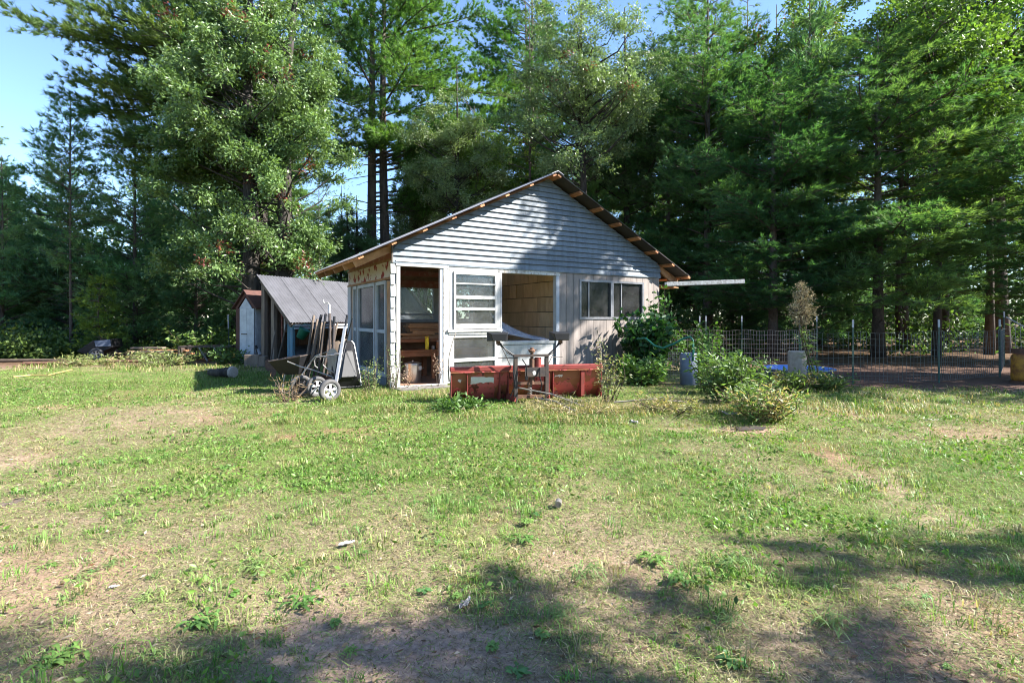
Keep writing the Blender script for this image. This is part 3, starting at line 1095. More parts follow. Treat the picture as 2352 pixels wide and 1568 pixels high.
# jalousie window beside the door
wf = MB()
u0, u1, z0, z1 = 1.135, 2.31, 1.10, 2.37
wf.box((u0, -0.03, z0), (u0 + 0.085, 0.07, z1)).box((u1 - 0.085, -0.03, z0), (u1, 0.07, z1)).box((u0 + 0.086, -0.03, z1 - 0.10), (u1 - 0.086, 0.07, z1))
win = part(shed, 'window', wf, M['white'], 'white three light window beside the doorway')
sash = MB()
a0, a1, c0, c1 = u0 + 0.087, u1 - 0.087, 1.11, 2.268
sash.box((a0, -0.055, c0), (a0 + 0.045, 0.02, c1)).box((a1 - 0.045, -0.055, c0), (a1, 0.02, c1)).box((a0 + 0.046, -0.055, c1 - 0.05), (a1 - 0.046, 0.02, c1)).box((a0 + 0.046, -0.055, c0), (a1 - 0.046, 0.02, c0 + 0.10))
for zz, hh in ((2.02, 0.025), (1.72, 0.07), (1.49, 0.055)):
    sash.box((a0 + 0.046, -0.05, zz), (a1 - 0.046, 0.015, zz + hh))
part(win, 'sash', sash, M['white'])
for p0, p1 in ((1.215, 1.487), (1.55, 1.717), (1.795, 2.017), (2.05, 2.215)):
    part(win, 'pane', MB().box((a0 + 0.047, -0.012, p0), (a1 - 0.047, -0.008, p1)), M['glass'])
part(win, 'sill', MB().box((u0 - 0.05, -0.075, 1.05), (u1 + 0.03, 0.07, 1.098)).box((u0 - 0.02, -0.05, 1.0), (u1, 0.05, 1.049)), M['white'])
wf = MB()
wf.box((1.125, -0.03, 0.03), (1.235, 0.06, 0.998)).box((2.18, -0.03, 0.03), (2.25, 0.06, 0.998)).box((1.236, -0.028, 0.93), (2.179, 0.05, 0.998)).box((1.236, -0.03, 0.44), (2.179, 0.04, 0.51)).box((1.236, -0.03, 0.03), (2.179, 0.04, 0.12))
win = part(shed, 'window', wf, M['white'], 'low white window partly behind the plow')
part(win, 'pane', MB().box((1.236, 0.0, 0.51), (2.179, 0.004, 0.93)), M['glass'])
part(win, 'pane', MB().box((1.236, 0.0, 0.12), (2.179, 0.004, 0.44)), M['glass'])
part(shed, 'wall_post', MB().box((2.253, -0.02, 0.0), (2.35, 0.09, 2.29)).box((2.312, -0.035, 1.0), (2.352, -0.021, 2.29)), M['white'], 'white post left of the open bay')
part(shed, 'lintel', MB().box((2.253, -0.03, 2.293), (3.9, 0.09, 2.369)), M['white2'])
part(shed, 'wall_post', MB().box((3.79, -0.03, 0.0), (3.875, 0.09, 2.29)), M['vinyl'], 'pale blue grey post right of the open bay')

# grooved boards of the right bay, cut round the sliding window
uu = 3.879
bw = (W - 3.879) / 16
for i in range(16):
    a, b = uu + i * bw + 0.004, uu + (i + 1) * bw - 0.004
    segs = [(-0.02, 2.368)]
    if a < 6.53 and b > 4.5:
        segs = [(-0.02, 1.34), (2.2, 2.368)]
    for s0, s1 in segs:
        part(shed, 'wall_board', MB().box((a, -0.018 + R.uniform(-0.002, 0.002), s0), (b, 0.004, s1)), M['panel'])
bk = MB().box((3.879, 0.006, -0.02), (4.49, 0.09, 2.368)).box((6.54, 0.006, -0.02), (W, 0.09, 2.368)).box((4.491, 0.006, -0.02), (6.539, 0.09, 1.34)).box((4.491, 0.006, 2.2), (6.539, 0.09, 2.368))
part(shed, 'wall_sheathing', bk, M['dark'])
wf = MB()
for a, b, c, d in ((4.46, 6.57, 2.185, 2.235), (4.46, 6.57, 1.30, 1.352), (4.46, 4.515, 1.353, 2.184), (6.515, 6.57, 1.353, 2.184), (5.44, 5.53, 1.353, 2.184)):
    wf.box((a, -0.04, c), (b, 0.03, d))
win = part(shed, 'window', wf, M['alu'], 'aluminium sliding window in the grooved wall')
part(win, 'sash', MB().box((4.75, -0.012, 1.353), (4.78, 0.01, 2.184)).box((5.80, -0.012, 1.353), (5.83, 0.01, 2.184)), M['alu'])
part(win, 'pane', MB().box((4.516, 0.012, 1.353), (5.439, 0.016, 2.184)), M['glassdark'])
part(win, 'pane', MB().box((5.531, 0.012, 1.353), (6.514, 0.016, 2.184)), M['glassdark'])

# left wall: three white double hung windows under a peeling header
lw = [(0.43, 1.09), (1.17, 2.50), (2.58, 2.92)]
for a, b in lw:
    f = MB()
    f.box((-0.03, a, 0.17), (0.06, a + 0.07, 2.07)).box((-0.03, b - 0.07, 0.17), (0.06, b, 2.07)).box((-0.03, a + 0.071, 2.0), (0.06, b - 0.071, 2.07)).box((-0.03, a + 0.071, 0.17), (0.06, b - 0.071, 0.25)).box((-0.02, a + 0.071, 1.03), (0.05, b - 0.071, 1.10))
    win = part(shed, 'window', f, M['vinyl'])
    part(win, 'pane', MB().box((0.01, a + 0.071, 1.10), (0.014, b - 0.071, 2.0)), M['glass'])
    part(win, 'pane', MB().box((0.0, a + 0.071, 0.25), (0.004, b - 0.071, 1.03)), M['glass'])
for a, b in ((0.09, 0.42), (1.095, 1.165), (2.505, 2.575), (2.925, 3.10)):
    part(shed, 'wall_post', MB().box((-0.005, a, 0.0), (0.09, b, 2.05)), M['raw'], 'brown post between the side windows')
part(shed, 'wall_post', MB().box((-0.03, 3.105, 0.0), (0.09, 3.40, 2.08)), M['vinyl'], 'pale post at the back corner')
part(shed, 'skirt_board', MB().box((-0.02, 0.425, -0.03), (0.05, 3.10, 0.165)), M['siding'])
part(shed, 'header_board', MB().box((-0.012, 0.10, 2.125), (0.06, 3.4, 2.43)), M['peel'], 'header board with peeling red and white paint')
for z in (2.08, 2.433):
    part(shed, 'batten', MB().box((-0.03, 0.06, z), (0.05, 3.42, z + 0.042)), M['raw'])
part(shed, 'header_board', MB().box((0.0, 0.10, 2.478), (0.06, 3.4, 2.68)), M['peelred'], 'faded red board under the rafters')

# back and right walls, floor, partition
part(shed, 'back_wall', MB().box((0.1, DEP - 0.09, 0.0), (W, DEP, 1.22)).box((0.1, DEP - 0.09, 2.12), (W, DEP, 2.72)).box((3.4, DEP - 0.09, 1.221), (W, DEP, 2.119)), M['floor'])
part(shed, 'wall_beam', MB().box((0.1, DEP - 0.16, 2.13), (3.9, DEP - 0.095, 2.30)).box((0.1, DEP - 0.14, 2.42), (3.9, DEP - 0.095, 2.55)), M['peelred'], 'faded red beam over the rear windows')
mb = MB()
for a, b in ((0.12, 0.20), (2.22, 2.40), (3.32, 3.398)):
    mb.box((a, DEP - 0.10, 1.22), (b, DEP - 0.02, 2.12))
mb.box((0.201, DEP - 0.10, 1.22), (2.219, DEP - 0.02, 1.30)).box((2.401, DEP - 0.10, 1.22), (3.319, DEP - 0.02, 1.30)).box((0.201, DEP - 0.10, 1.40), (2.219, DEP - 0.03, 1.44))
win = part(shed, 'window', mb, M['vinyl'], 'rear window seen through the doorway')
part(win, 'pane', MB().box((0.201, DEP - 0.06, 1.30), (2.219, DEP - 0.055, 2.12)), M['glass'])
part(win, 'pane', MB().box((2.401, DEP - 0.06, 1.30), (3.319, DEP - 0.055, 2.12)), M['glass'])
part(shed, 'side_wall', MB().box((W - 0.09, 0.095, 0.0), (W, DEP - 0.095, 2.7)), M['panel'])
part(shed, 'floor_deck', MB().box((0.1, 0.09, -0.02), (W - 0.095, DEP - 0.095, 0.02)), M['floor'])
part(shed, 'partition', MB().box((3.94, 0.1, 0.02), (3.98, DEP - 0.1, 2.6)), M['dark'])
for i in range(7):
    for j in range(9):
        z, y = 0.03 + i * 0.36, 0.1 + j * 0.355 + (0.0 if i % 2 else 0.12)
        part(shed, 'plywood_panel', MB().box((3.915 + R.uniform(-0.006, 0.004), y + 0.006, z + 0.008), (3.938, min(y + 0.35, DEP - 0.1), z + 0.352)), M['shake'])

# roof: purlins, rafters, corrugated sheets, ridge cap
for side in (0, 1):
    for k in range(8):
        t = 0.015 + k / 7.0 * 0.97
        u = APX - t * (APX + OVL) if side == 0 else APX + t * (APX + OVR)
        z = zr(u) + 0.045
        du = -0.5 if side == 0 else 0.5
        d = Vector((math.cos(math.atan(SL)), 0, math.sin(math.atan(SL)) * (1 if side == 0 else -1)))
        nrm = Vector((-d.z, 0, d.x))
        mb = MB().bar((u, -OVF + 0.03 + R.uniform(-0.03, 0.02), z), (u, DEP + OVB - 0.03, z), 0.10, 0.045, up=nrm)
        part(shed, 'purlin', mb, M['rawx'])
for y in (0.05, 0.85, 1.7, 2.55, 3.36):
    for side in (0, 1):
        ue = -OVL + 0.05 if side == 0 else W + OVR - 0.05
        mb = MB().bar((ue, y, zr(ue) - 0.04), (APX + (-0.02 if side == 0 else 0.02), y, zr(APX) - 0.05), 0.045, 0.13)
        part(shed, 'rafter', mb, M['raw'])
SH_ROOF = [None, None]


def corr_sheet(p_ridge, p_eave, along, width, amp=0.011, pitch=0.068, nrm=None, cols=6):
    """corrugated sheet: ridge point, eave point, unit vector along the ridge, width"""
    p_ridge, p_eave, along = Vector(p_ridge), Vector(p_eave), Vector(along)
    n = nrm or (p_eave - p_ridge).cross(along).normalized()
    if n.z < 0:
        n = -n
    k = int(width / pitch * cols)
    vs, fs = [], []
    for i in range(k + 1):
        y = width * i / k
        h = amp * math.sin(2 * math.pi * y / pitch)
        vs += [p_ridge + along * y + n * h, p_eave + along * y + n * h]
    for i in range(k):
        fs.append((2 * i, 2 * i + 1, 2 * i + 3, 2 * i + 2))
    return MB().add(vs, fs)


tot = OVF + DEP + OVB
for side in (0, 1):
    for k in range(5):
        ue = -OVL if side == 0 else W + OVR
        w0 = -OVF + tot * k / 5
        e = R.uniform(-0.02, 0.02)
        lift = 0.088 + 0.003 * (k % 2)
        mb = corr_sheet((APX, w0, zr(APX) + lift), (ue + e, w0, zr(ue) + lift + (e * SL if side == 0 else -e * SL)), (0, 1, 0), tot / 5 + 0.02)
        part(shed, 'roof_sheet', mb, M['roof'], smooth=True)
    ue = -OVL + 0.02 if side == 0 else W + OVR - 0.02
    dk = MB().prism([(APX, -OVF + 0.01, zr(APX) + 0.0695), (ue, -OVF + 0.01, zr(ue) + 0.0695), (ue, -OVF + 0.01, zr(ue) + 0.0735), (APX, -OVF + 0.01, zr(APX) + 0.0735)], (0, tot - 0.02, 0))
    part(shed, 'roof_felt', dk, M['felt'])
mb = MB()
zt = zr(APX) + 0.116
mb.prism([(APX - 0.16, -OVF - 0.01, zt - 0.16 * SL), (APX, -OVF - 0.01, zt), (APX + 0.16, -OVF - 0.01, zt - 0.16 * SL), (APX + 0.16, -OVF - 0.01, zt - 0.16 * SL - 0.006), (APX, -OVF - 0.01, zt - 0.012), (APX - 0.16, -OVF - 0.01, zt - 0.16 * SL - 0.006)], (0, tot + 0.02, 0))
part(shed, 'ridge_cap', mb, M['roof'])
# white gutter channel sticking out at the right eave
g = MB()
A, B = Vector((W + 0.15, -0.1, 2.16)), Vector((W + 1.95, -1.12, 2.24))
g.bar(A, B, 0.16, 0.012).bar(A + Vector((-0.04, -0.07, 0.055)), B + Vector((-0.04, -0.07, 0.055)), 0.012, 0.10).bar(A + Vector((0.04, 0.07, 0.055)), B + Vector((0.04, 0.07, 0.055)), 0.012, 0.10)
part(shed, 'gutter', g, M['white2'], 'white gutter channel jutting out past the right eave')
part(shed, 'gutter_strap', MB().bar((W + 0.72, -0.43, 2.20), (W + 0.70, -0.02, 2.42), 0.03, 0.012), M['rust'])
part(shed, 'soffit_board', MB().bar((W + 0.005, 0.3, 2.2), (W + 0.78, 0.25, 2.14), 0.5, 0.03), M['raw'])
part(shed, 'brace', MB().bar((W + 0.02, 0.02, 2.62), (W + 0.62, -0.02, 2.2), 0.05, 0.09), M['raw'])
part(shed, 'foundation_stone', MB().box((-0.05, 0.02, -0.12), (W - 0.02, 0.3, -0.031)), M['stone'])


def in_shed(o):
    """place a loose thing given in shed coordinates"""
    o.matrix_world = shed_M @ o.matrix_world
    return o


shed_M = Matrix.Translation((-2.234, 9.66, 0)) @ Matrix.Rotation(RZ, 4, 'Z')


def sp(u, w, z=0):
    return tuple(shed_M @ Vector((u, w, z)))


# doorstep
step = MB()
step.box((-0.55, -0.17, -0.05), (0.45, 0.17, 0.035))
solo('doorstep', step, M['stone'], 'flat grey stone step in front of the open doorway', 'step', (-1.62, 9.62, 0.0), RZ)

# things inside
t = thing('workbench', 'red brown workbench with an upper shelf inside the doorway', 'workbench', sp(0.35, 1.0), RZ)
part(t, 'bench_top', MB().box((-0.2, 0, 0.60), (2.4, 0.62, 0.64)), M['bench'])
part(t, 'shelf', MB().box((-0.2, 0.22, 0.80), (2.4, 0.64, 0.87)), M['bench'])
part(t, 'apron', MB().box((-0.2, 0.02, 0.50), (2.4, 0.05, 0.598)), M['bench'])
for x in (-0.15, 0.83, 2.3):
    part(t, 'leg', MB().box((x, 0.0, 0.02), (x + 0.09, 0.018, 0.598)), M['bench'])
    part(t, 'leg', MB().box((x, 0.5, 0.02), (x + 0.09, 0.58, 0.598)), M['bench'])
part(t, 'back_panel', MB().box((-0.2, 0.65, 0.02), (2.4, 0.68, 0.9)), M['floor'])
t = thing('lumber_stack', 'stack of sawn boards on the workbench shelf', 'lumber', sp(0.5, 1.3, 0.872), RZ)
for i in range(8):
    x0 = R.uniform(-0.3, 0.25) if i < 3 else R.uniform(0.2, 0.4)
    part(t, 'plank', MB().box((x0, R.uniform(0, 0.06), i * 0.042), (x0 + R.uniform(0.9, 1.6), 0.3 + R.uniform(0, 0.05), i * 0.042 + 0.036)), M['raw'])
pot = thing('stock_pot', 'large lidded steel stock pot on the shed floor', 'pot', sp(0.58, 0.55, 0.02), RZ)
part(pot, 'pot_body', MB().lathe([(0.165, 0), (0.17, 0.01), (0.172, 0.36), (0.18, 0.375)], 28), M['pot'], smooth=True)
part(pot, 'lid', MB().lathe([(0.183, 0.376), (0.18, 0.39), (0.09, 0.415), (0.02, 0.42), (0.022, 0.445), (0.0, 0.45)], 28), M['pot'], smooth=True)
part(pot, 'handle', MB().tube([(0.17, -0.05, 0.28), (0.215, -0.05, 0.285), (0.215, 0.05, 0.285), (0.17, 0.05, 0.28)], 0.008, 6), M['pot'])
part(pot, 'sticker', MB().box((0.06, -0.175, 0.26), (0.12, -0.158, 0.34)), M['paper'])
c = thing('spray_tube', 'yellow and red cardboard tube on the workbench', 'tube', sp(1.12, 1.12, 0.642), RZ)
part(c, 'tube_body', MB().lathe([(0.042, 0), (0.042, 0.25)], 16), M['yellow'])
part(c, 'cap', MB().lathe([(0.044, 0.252), (0.044, 0.285), (0.03, 0.29)], 16), M['yellow'])
for i, (u, h, mm, lb) in enumerate(((1.27, 0.06, 'paper', 'small pale jar right of the yellow tube'), (1.38, 0.16, 'bench', 'tall red jar at the right end of the bench top'))):
    j = thing('jar', lb, 'jar', sp(u, 1.13, 0.642), RZ)
    part(j, 'glass_body', MB().lathe([(0.035, 0), (0.037, h * 0.8), (0.026, h)], 12), M[mm])
    part(j, 'lid', MB().lathe([(0.03, h + 0.001), (0.03, h + 0.02)], 12), M['chrome'])
f = thing('chest_freezer', 'white chest freezer standing in the open bay', 'freezer', sp(2.37, 0.02), RZ)
part(f, 'cabinet', MB().box((0, 0, 0.02), (1.41, 0.62, 0.745)), M['freezer'], bevel=0.01)
part(f, 'lid', MB().box((-0.005, -0.02, 0.752), (1.412, 0.63, 0.83)), M['freezer'], bevel=0.012)
part(f, 'edge_strip', MB().box((1.395, -0.03, 0.05), (1.413, -0.021, 0.75)), M['alu'])
for i in range(5):
    mb = MB()
    vs, fs = [], []
    n1, n2 = 14, 54
    lift = i * 0.035
    for a in range(n1 + 1):
        s = a / n1
        for b in range(n2 + 1):
            y = 0.5 * b / n2
            x = 0.02 + s * (1.34 - 0.09 * i)
            z = 0.845 + lift * (1 - s) + (0.42 - 0.03 * i) * (1 - s) ** 2.0 * (0.35 + 1.3 * y) + 0.30 * y * (1 - 0.55 * s) + 0.010 * math.sin(b * 2 * PI / 6) + 0.02 * math.sin(s * 5 + i)
            vs.append((x, 0.02 + y + 0.05 * i * s, z))
    for a in range(n1):
        for b in range(n2):
            q = a * (n2 + 1) + b
            fs.append((q, q + 1, q + n2 + 2, q + n2 + 1))
    o = solo('plastic_sheet', MB().add(vs, fs), M['plastic'], 'curled clear corrugated sheet on top of the white freezer', 'plastic sheet', sp(2.37, 0.02), RZ, 'clear corrugated sheets on the freezer', smooth=True)

# ------------------------------------------------------------------ snow plow
pl = thing('snow_plow', 'peeling red truck snow plow with two black headlights', 'snow plow', (0.24, 8.3, 0), math.radians(13))
prof = [(0.16, 0.0), (0.10, 0.06), (0.03, 0.14), (-0.03, 0.24), (-0.07, 0.34), (-0.09, 0.43), (-0.095, 0.50)]


def pz(z):
    for (a, b), (c, d) in zip(prof[:-1], prof[1:]):
        if b <= z <= d:
            return a + (c - a) * (z - b) / (d - b)
    return prof[-1][0]


mb = MB()
mb.prism([(-1.25, y, z) for y, z in prof] + [(-1.25, y + 0.012, z) for y, z in reversed(prof)], (2.5, 0, 0))
part(pl, 'moldboard', mb, M['plow'])
part(pl, 'top_rail', MB().box((-1.26, -0.16, 0.502), (1.26, -0.03, 0.575)), M['plowrib'], bevel=0.008)
part(pl, 'lip', MB().box((-1.255, -0.165, 0.485), (1.255, -0.155, 0.50)), M['plow'])
part(pl, 'cutting_edge', MB().box((-1.25, 0.173, -0.01), (1.25, 0.19, 0.13)), M['rust'])
for x, w in ((-1.245, 0.012), (-0.995, 0.014), (-0.48, 0.014), (-0.34, 0.012), (0.33, 0.014), (0.40, 0.014), (0.885, 0.05), (0.93, 0.012), (1.235, 0.014)):
    poly = [(x, y - 0.001, z) for y, z in prof] + [(x, -0.15, 0.48), (x, -0.14, 0.06), (x, -0.04, 0.0)]
    part(pl, 'rib', MB().prism(poly, (w, 0, 0)), M['plowrib'])


def decal(pts):
    vs = [(x, pz(z) - 0.005, z) for x, z in pts]
    n = len(vs)
    return MB().add(vs, [tuple(range(n))])


for x0, x1, za, zb_, nm in ((-0.93, -0.56, 0.30, 0.405, 'torn white sticker left of the tower'), (0.45, 0.58, 0.37, 0.41, 'torn white sticker right of the tower'), (-1.13, -1.08, 0.33, 0.375, 'scrap of yellow white sticker')):
    n = 9
    mbd = MB()
    top = [(x0 + (x1 - x0) * i / n, zb_ + R.uniform(-0.012, 0.008)) for i in range(n + 1)]
    mid = [(x, (za + zb_) / 2) for x, _ in top]
    bot = [(x0 + (x1 - x0) * i / n, za + R.uniform(-0.012, 0.02)) for i in range(n + 1)]
    for i in range(n):
        for A_, B_ in ((top, mid), (mid, bot)):
            q = [A_[i], A_[i + 1], B_[i + 1], B_[i]]
            mbd.add([(x, pz(z) - 0.006, z) for x, z in q], [(3, 2, 1, 0)])
    part(pl, 'sticker', mbd, M['decal'], nm)
for x in (-0.265, 0.235):
    part(pl, 'tower_post', MB().box((x - 0.028, -0.36, 0.03), (x + 0.028, -0.30, 0.73)).box((x - 0.022, -0.299, 0.03), (x - 0.012, -0.27, 0.7)), M['steel'], bevel=0.004)
part(pl, 'crossbar', MB().box((-0.30, -0.37, 0.732), (0.27, -0.29, 0.768)), M['steel'])
part(pl, 'crossbar', MB().box((-0.235, -0.35, 0.30), (0.205, -0.31, 0.345)), M['rust'])
part(pl, 'crossbar', MB().box((-0.235, -0.36, 0.09), (0.205, -0.28, 0.135)), M['rust'])
part(pl, 'push_arm', MB().bar((-0.265, -0.36, 0.08), (-0.34, -0.09, 0.09), 0.06, 0.08).bar((0.235, -0.36, 0.08), (0.34, -0.09, 0.09), 0.06, 0.08), M['plowrib'])
part(pl, 'lift_cylinder', MB().tube([(0.0, -0.32, 0.30), (0.0, -0.32, 0.70)], 0.042, 12).tube([(0.0, -0.32, 0.70), (0.0, -0.32, 0.84)], 0.026, 10), M['rust'], 'rusty red lift cylinder')
part(pl, 'ram_head', MB().lathe([(0.05, 0.80), (0.055, 0.83), (0.03, 0.845), (0.03, 0.87)], 10, Matrix.Translation((0, -0.32, 0))).tube([(-0.06, -0.32, 0.835), (0.07, -0.32, 0.835)], 0.012, 6), M['rust'])
part(pl, 'pump_motor', MB().tube([(0.10, -0.31, 0.50), (0.10, -0.31, 0.715)], 0.055, 14), M['plowrib'])
part(pl, 'cover_plate', MB().box((-0.13, -0.385, 0.42), (0.2, -0.372, 0.57)), M['steel'], bevel=0.004)
mbd = MB().add([(0.0, -0.387, 0.455), (0.035, -0.387, 0.45), (0.05, -0.387, 0.47), (0.045, -0.387, 0.505), (0.02, -0.387, 0.52), (-0.008, -0.387, 0.50)], [(0, 1, 2, 3, 4, 5)])
part(pl, 'scuff_patch', mbd, M['decal'])
part(pl, 'electric_plug', MB().box((-0.13, -0.42, 0.38), (-0.085, -0.388, 0.44)), M['blackp'])
for pts in ([(-0.17, -0.37, 0.70), (-0.11, -0.41, 0.6), (-0.11, -0.42, 0.5), (-0.11, -0.41, 0.43)], [(0.11, -0.39, 0.56), (0.1, -0.42, 0.42), (0.13, -0.43, 0.3), (0.1, -0.42, 0.16)], [(-0.29, -0.34, 0.72), (-0.31, -0.36, 0.5), (-0.28, -0.38, 0.3), (-0.36, -0.36, 0.12)]):
    part(pl, 'cable', MB().tube(pts, 0.009, 6), M['blackp'])
part(pl, 'coil_spring', MB().tube([(-0.03 + 0.035 * math.cos(k * 0.9), -0.30 + 0.035 * math.sin(k * 0.9), 0.10 + k * 0.0035) for k in range(56)], 0.006, 5), M['chrome'])
for s in (-1, 1):
    cx = -0.53 if s < 0 else 0.48
    h = MB()
    fr = [(cx - 0.165, -0.20, 0.975), (cx + 0.165, -0.20, 0.975), (cx + 0.165, -0.20, 1.115), (cx - 0.165, -0.20, 1.115)]
    bk2 = [(cx - 0.10, -0.36, 0.985), (cx + 0.10, -0.36, 0.985), (cx + 0.13, -0.36, 1.095), (cx - 0.13, -0.36, 1.095)]
    md = [(x, -0.23, z) for x, _, z in fr]
    h.add(fr + md + bk2, [(0, 1, 2, 3), (11, 10, 9, 8)] + [(k, 4 + k, 4 + (k + 1) % 4, (k + 1) % 4) for k in range(4)] + [(4 + k, 8 + k, 8 + (k + 1) % 4, 4 + (k + 1) % 4) for k in range(4)])
    hl = part(pl, 'headlight', h, M['blackp'], 'black plastic headlight housing seen from behind', bevel=0.006)
    part(hl, 'lens', MB().box((cx - 0.15, -0.199, 0.985), (cx + 0.15, -0.192, 1.105)), M['glass'])
    part(hl, 'bracket', MB().box((cx - 0.03, -0.30, 0.93), (cx + 0.03, -0.26, 0.976)).tube([(cx, -0.28, 0.95), (cx, -0.28, 0.91)], 0.015, 6), M['rust'])
    ex = -0.28 if s < 0 else 0.25
    part(pl, 'light_strut', MB().tube([(cx, -0.28, 0.94), (cx + (ex - cx) * 0.5, -0.31, 0.84), (ex, -0.33, 0.75)], 0.012, 6), M['blackp'])
    part(pl, 'cable', MB().tube([(cx + s * -0.03, -0.29, 0.95), (cx + (ex - cx) * 0.55, -0.33, 0.80), (ex, -0.35, 0.74)], 0.009, 6), M['blackp'])
    part(pl, 'brace_rod', MB().tube([(cx - s * 0.03, -0.26, 0.94), (ex + s * 0.03, -0.22, 0.56)], 0.006, 5), M['steel'])
    part(pl, 'side_rod', MB().tube([(ex, -0.33, 0.715), (ex + s * 0.26, -0.30, 0.72)], 0.006, 5), M['steel'])
part(pl, 'edge_marker', MB().tube([(-1.27, -0.1, 0.35), (-1.285, -0.1, 0.56), (-1.27, -0.1, 0.75), (-1.225, -0.09, 0.93), (-1.165, -0.08, 1.115)], [0.012, 0.01, 0.008, 0.007, 0.009], 6), M['deadwood'])
part(pl, 'edge_marker', MB().tube([(1.255, -0.1, 0.2), (1.25, -0.1, 0.48), (1.245, -0.1, 0.8), (1.2, -0.09, 1.08), (1.19, -0.09, 1.13)], [0.012, 0.012, 0.010, 0.008, 0.010], 6), M['deadwood'])

# ------------------------------------------------------------------ carts and tools by the left wall
def wheel(parent, c, axis, r_, w_, rimm, rr=0.62):
    ax = Vector(axis).normalized()
    Mw = Matrix.Translation(c) @ ax.to_track_quat('Z', 'Y').to_matrix().to_4x4()
    pr = [(r_ * rr, -w_ / 2), (r_ * 0.9, -w_ / 2), (r_ * 0.98, -w_ * 0.36), (r_, -w_ * 0.15), (r_, w_ * 0.15), (r_ * 0.98, w_ * 0.36), (r_ * 0.9, w_ / 2), (r_ * rr, w_ / 2), (r_ * rr, -w_ / 2)]
    wh = part(parent, 'wheel', MB().lathe(pr, 32, Mw, False), M['rubber'], smooth=True)
    rim = MB().lathe([(r_ * rr, -w_ * 0.45), (r_ * rr, w_ * 0.48), (r_ * rr * 0.9, w_ * 0.48), (r_ * rr * 0.86, w_ * 0.2), (r_ * rr * 0.86, -w_ * 0.45)], 32, Mw, False)
    part(wh, 'rim', rim, rimm)
    spk = MB()
    for k in range(5):
        a = k * 2 * PI / 5 + 0.3
        ca, sa = math.cos(a), math.sin(a)
        poly = []
        for rad, half in ((0.12, 0.09), (0.45, 0.16), (0.87, 0.24), (0.87, -0.24), (0.45, -0.16), (0.12, -0.09)):
            R_ = rad * r_ * rr
            hh = half * r_ * rr * 1.05
            poly.append(Mw @ Vector((R_ * ca - hh * sa, R_ * sa + hh * ca, w_ * 0.22)))
        spk.prism(poly, ax * w_ * 0.16)
    spk.lathe([(r_ * rr * 0.3, w_ * 0.1), (r_ * rr * 0.3, w_ * 0.45), (r_ * rr * 0.2, w_ * 0.5), (0.0, w_ * 0.5)], 14, Mw, False)
    part(wh, 'spoke_disc', spk, rimm)
    return wh


yc = thing('yard_cart', 'two wheeled yard cart tipped up on end with grey tub and silver handle', 'cart', (-3.13, 8.41, 0))
O = Vector((-3.13, 8.41, 0))
axd = Vector((0.66, -0.75, 0.0))
wheel(yc, Vector((-2.93, 8.2, 0.176)) - O, axd, 0.176, 0.085, M['silver'])
wheel(yc, Vector((-3.30, 8.62, 0.176)) - O, axd, 0.176, 0.085, M['silver'])
part(yc, 'axle', MB().tube([Vector((-2.95, 8.22, 0.176)) - O, Vector((-3.30, 8.62, 0.176)) - O], 0.012, 8), M['steel'])
rimp = [Vector((-3.05, 8.72, 0.14)), Vector((-2.66, 8.98, 0.13)), Vector((-2.70, 9.05, 0.30)), Vector((-2.84, 9.16, 0.86)), Vector((-2.88, 9.15, 0.915)), Vector((-3.0, 9.06, 0.915)), Vector((-3.04, 9.03, 0.86))]
cen = sum(rimp, Vector()) / len(rimp)
frp = [cen + (p - cen) * 0.56 + Vector((0.07, -0.16, -0.01)) for p in rimp]
n = len(rimp)
tb_ = MB().add([p - O for p in rimp + frp], [(k, (k + 1) % n, n + (k + 1) % n, n + k) for k in range(n)])
part(yc, 'tub_side', tb_, M['blackp'])
part(yc, 'tub_bottom', MB().prism([p - O for p in frp], (0.01, -0.025, 0)), M['tub'], 'flat grey bottom of the upended tub', bevel=0.006)
part(yc, 'tub_rim', MB().tube([p - O for p in rimp + [rimp[0]]], 0.02, 8), M['blackp'])
part(yc, 'rim_edge', MB().tube([p - O + Vector((0.012, -0.02, 0.006)) for p in rimp[1:5]], 0.009, 6), M['silver'])
part(yc, 'tow_handle', MB().bar(Vector((-2.885, 8.33, 0.2)) - O, Vector((-2.845, 8.7, 1.19)) - O, 0.045, 0.03), M['silver'])
part(yc, 'grip', MB().tube([Vector((-2.845, 8.7, 1.18)) - O, Vector((-2.825, 8.75, 1.385)) - O], 0.019, 8), M['blackp'])
part(yc, 'brace', MB().tube([Vector((-2.76, 8.82, 1.33)) - O, Vector((-2.88, 8.86, 0.9)) - O, Vector((-2.95, 8.6, 0.3)) - O], 0.012, 6), M['blackp'])

wb = thing('wheelbarrow', 'old black wheelbarrow with a rust stained tray and bent tube handles', 'wheelbarrow', (-3.9, 9.2, 0))
O = Vector((-3.9, 9.2, 0))
top = [Vector((-4.32, 9.05, 0.56)), Vector((-3.72, 8.95, 0.66)), Vector((-3.66, 9.5, 0.68)), Vector((-4.26, 9.6, 0.58))]
bot = [Vector((-4.16, 9.16, 0.31)), Vector((-3.80, 9.08, 0.33)), Vector((-3.78, 9.4, 0.34)), Vector((-4.14, 9.46, 0.32))]
tr = MB().add([p - O for p in top + bot], [(k, (k + 1) % 4, 4 + (k + 1) % 4, 4 + k) for k in range(4)] + [(7, 6, 5, 4)])
part(wb, 'tray', tr, M['blackp'])
part(wb, 'tray_rim', MB().tube([p - O for p in top + [top[0]]], 0.013, 6), M['steel'])
wheel(wb, Vector((-3.60, 8.72, 0.18)) - O, (0.3, -0.95, 0), 0.18, 0.09, M['blackp'])
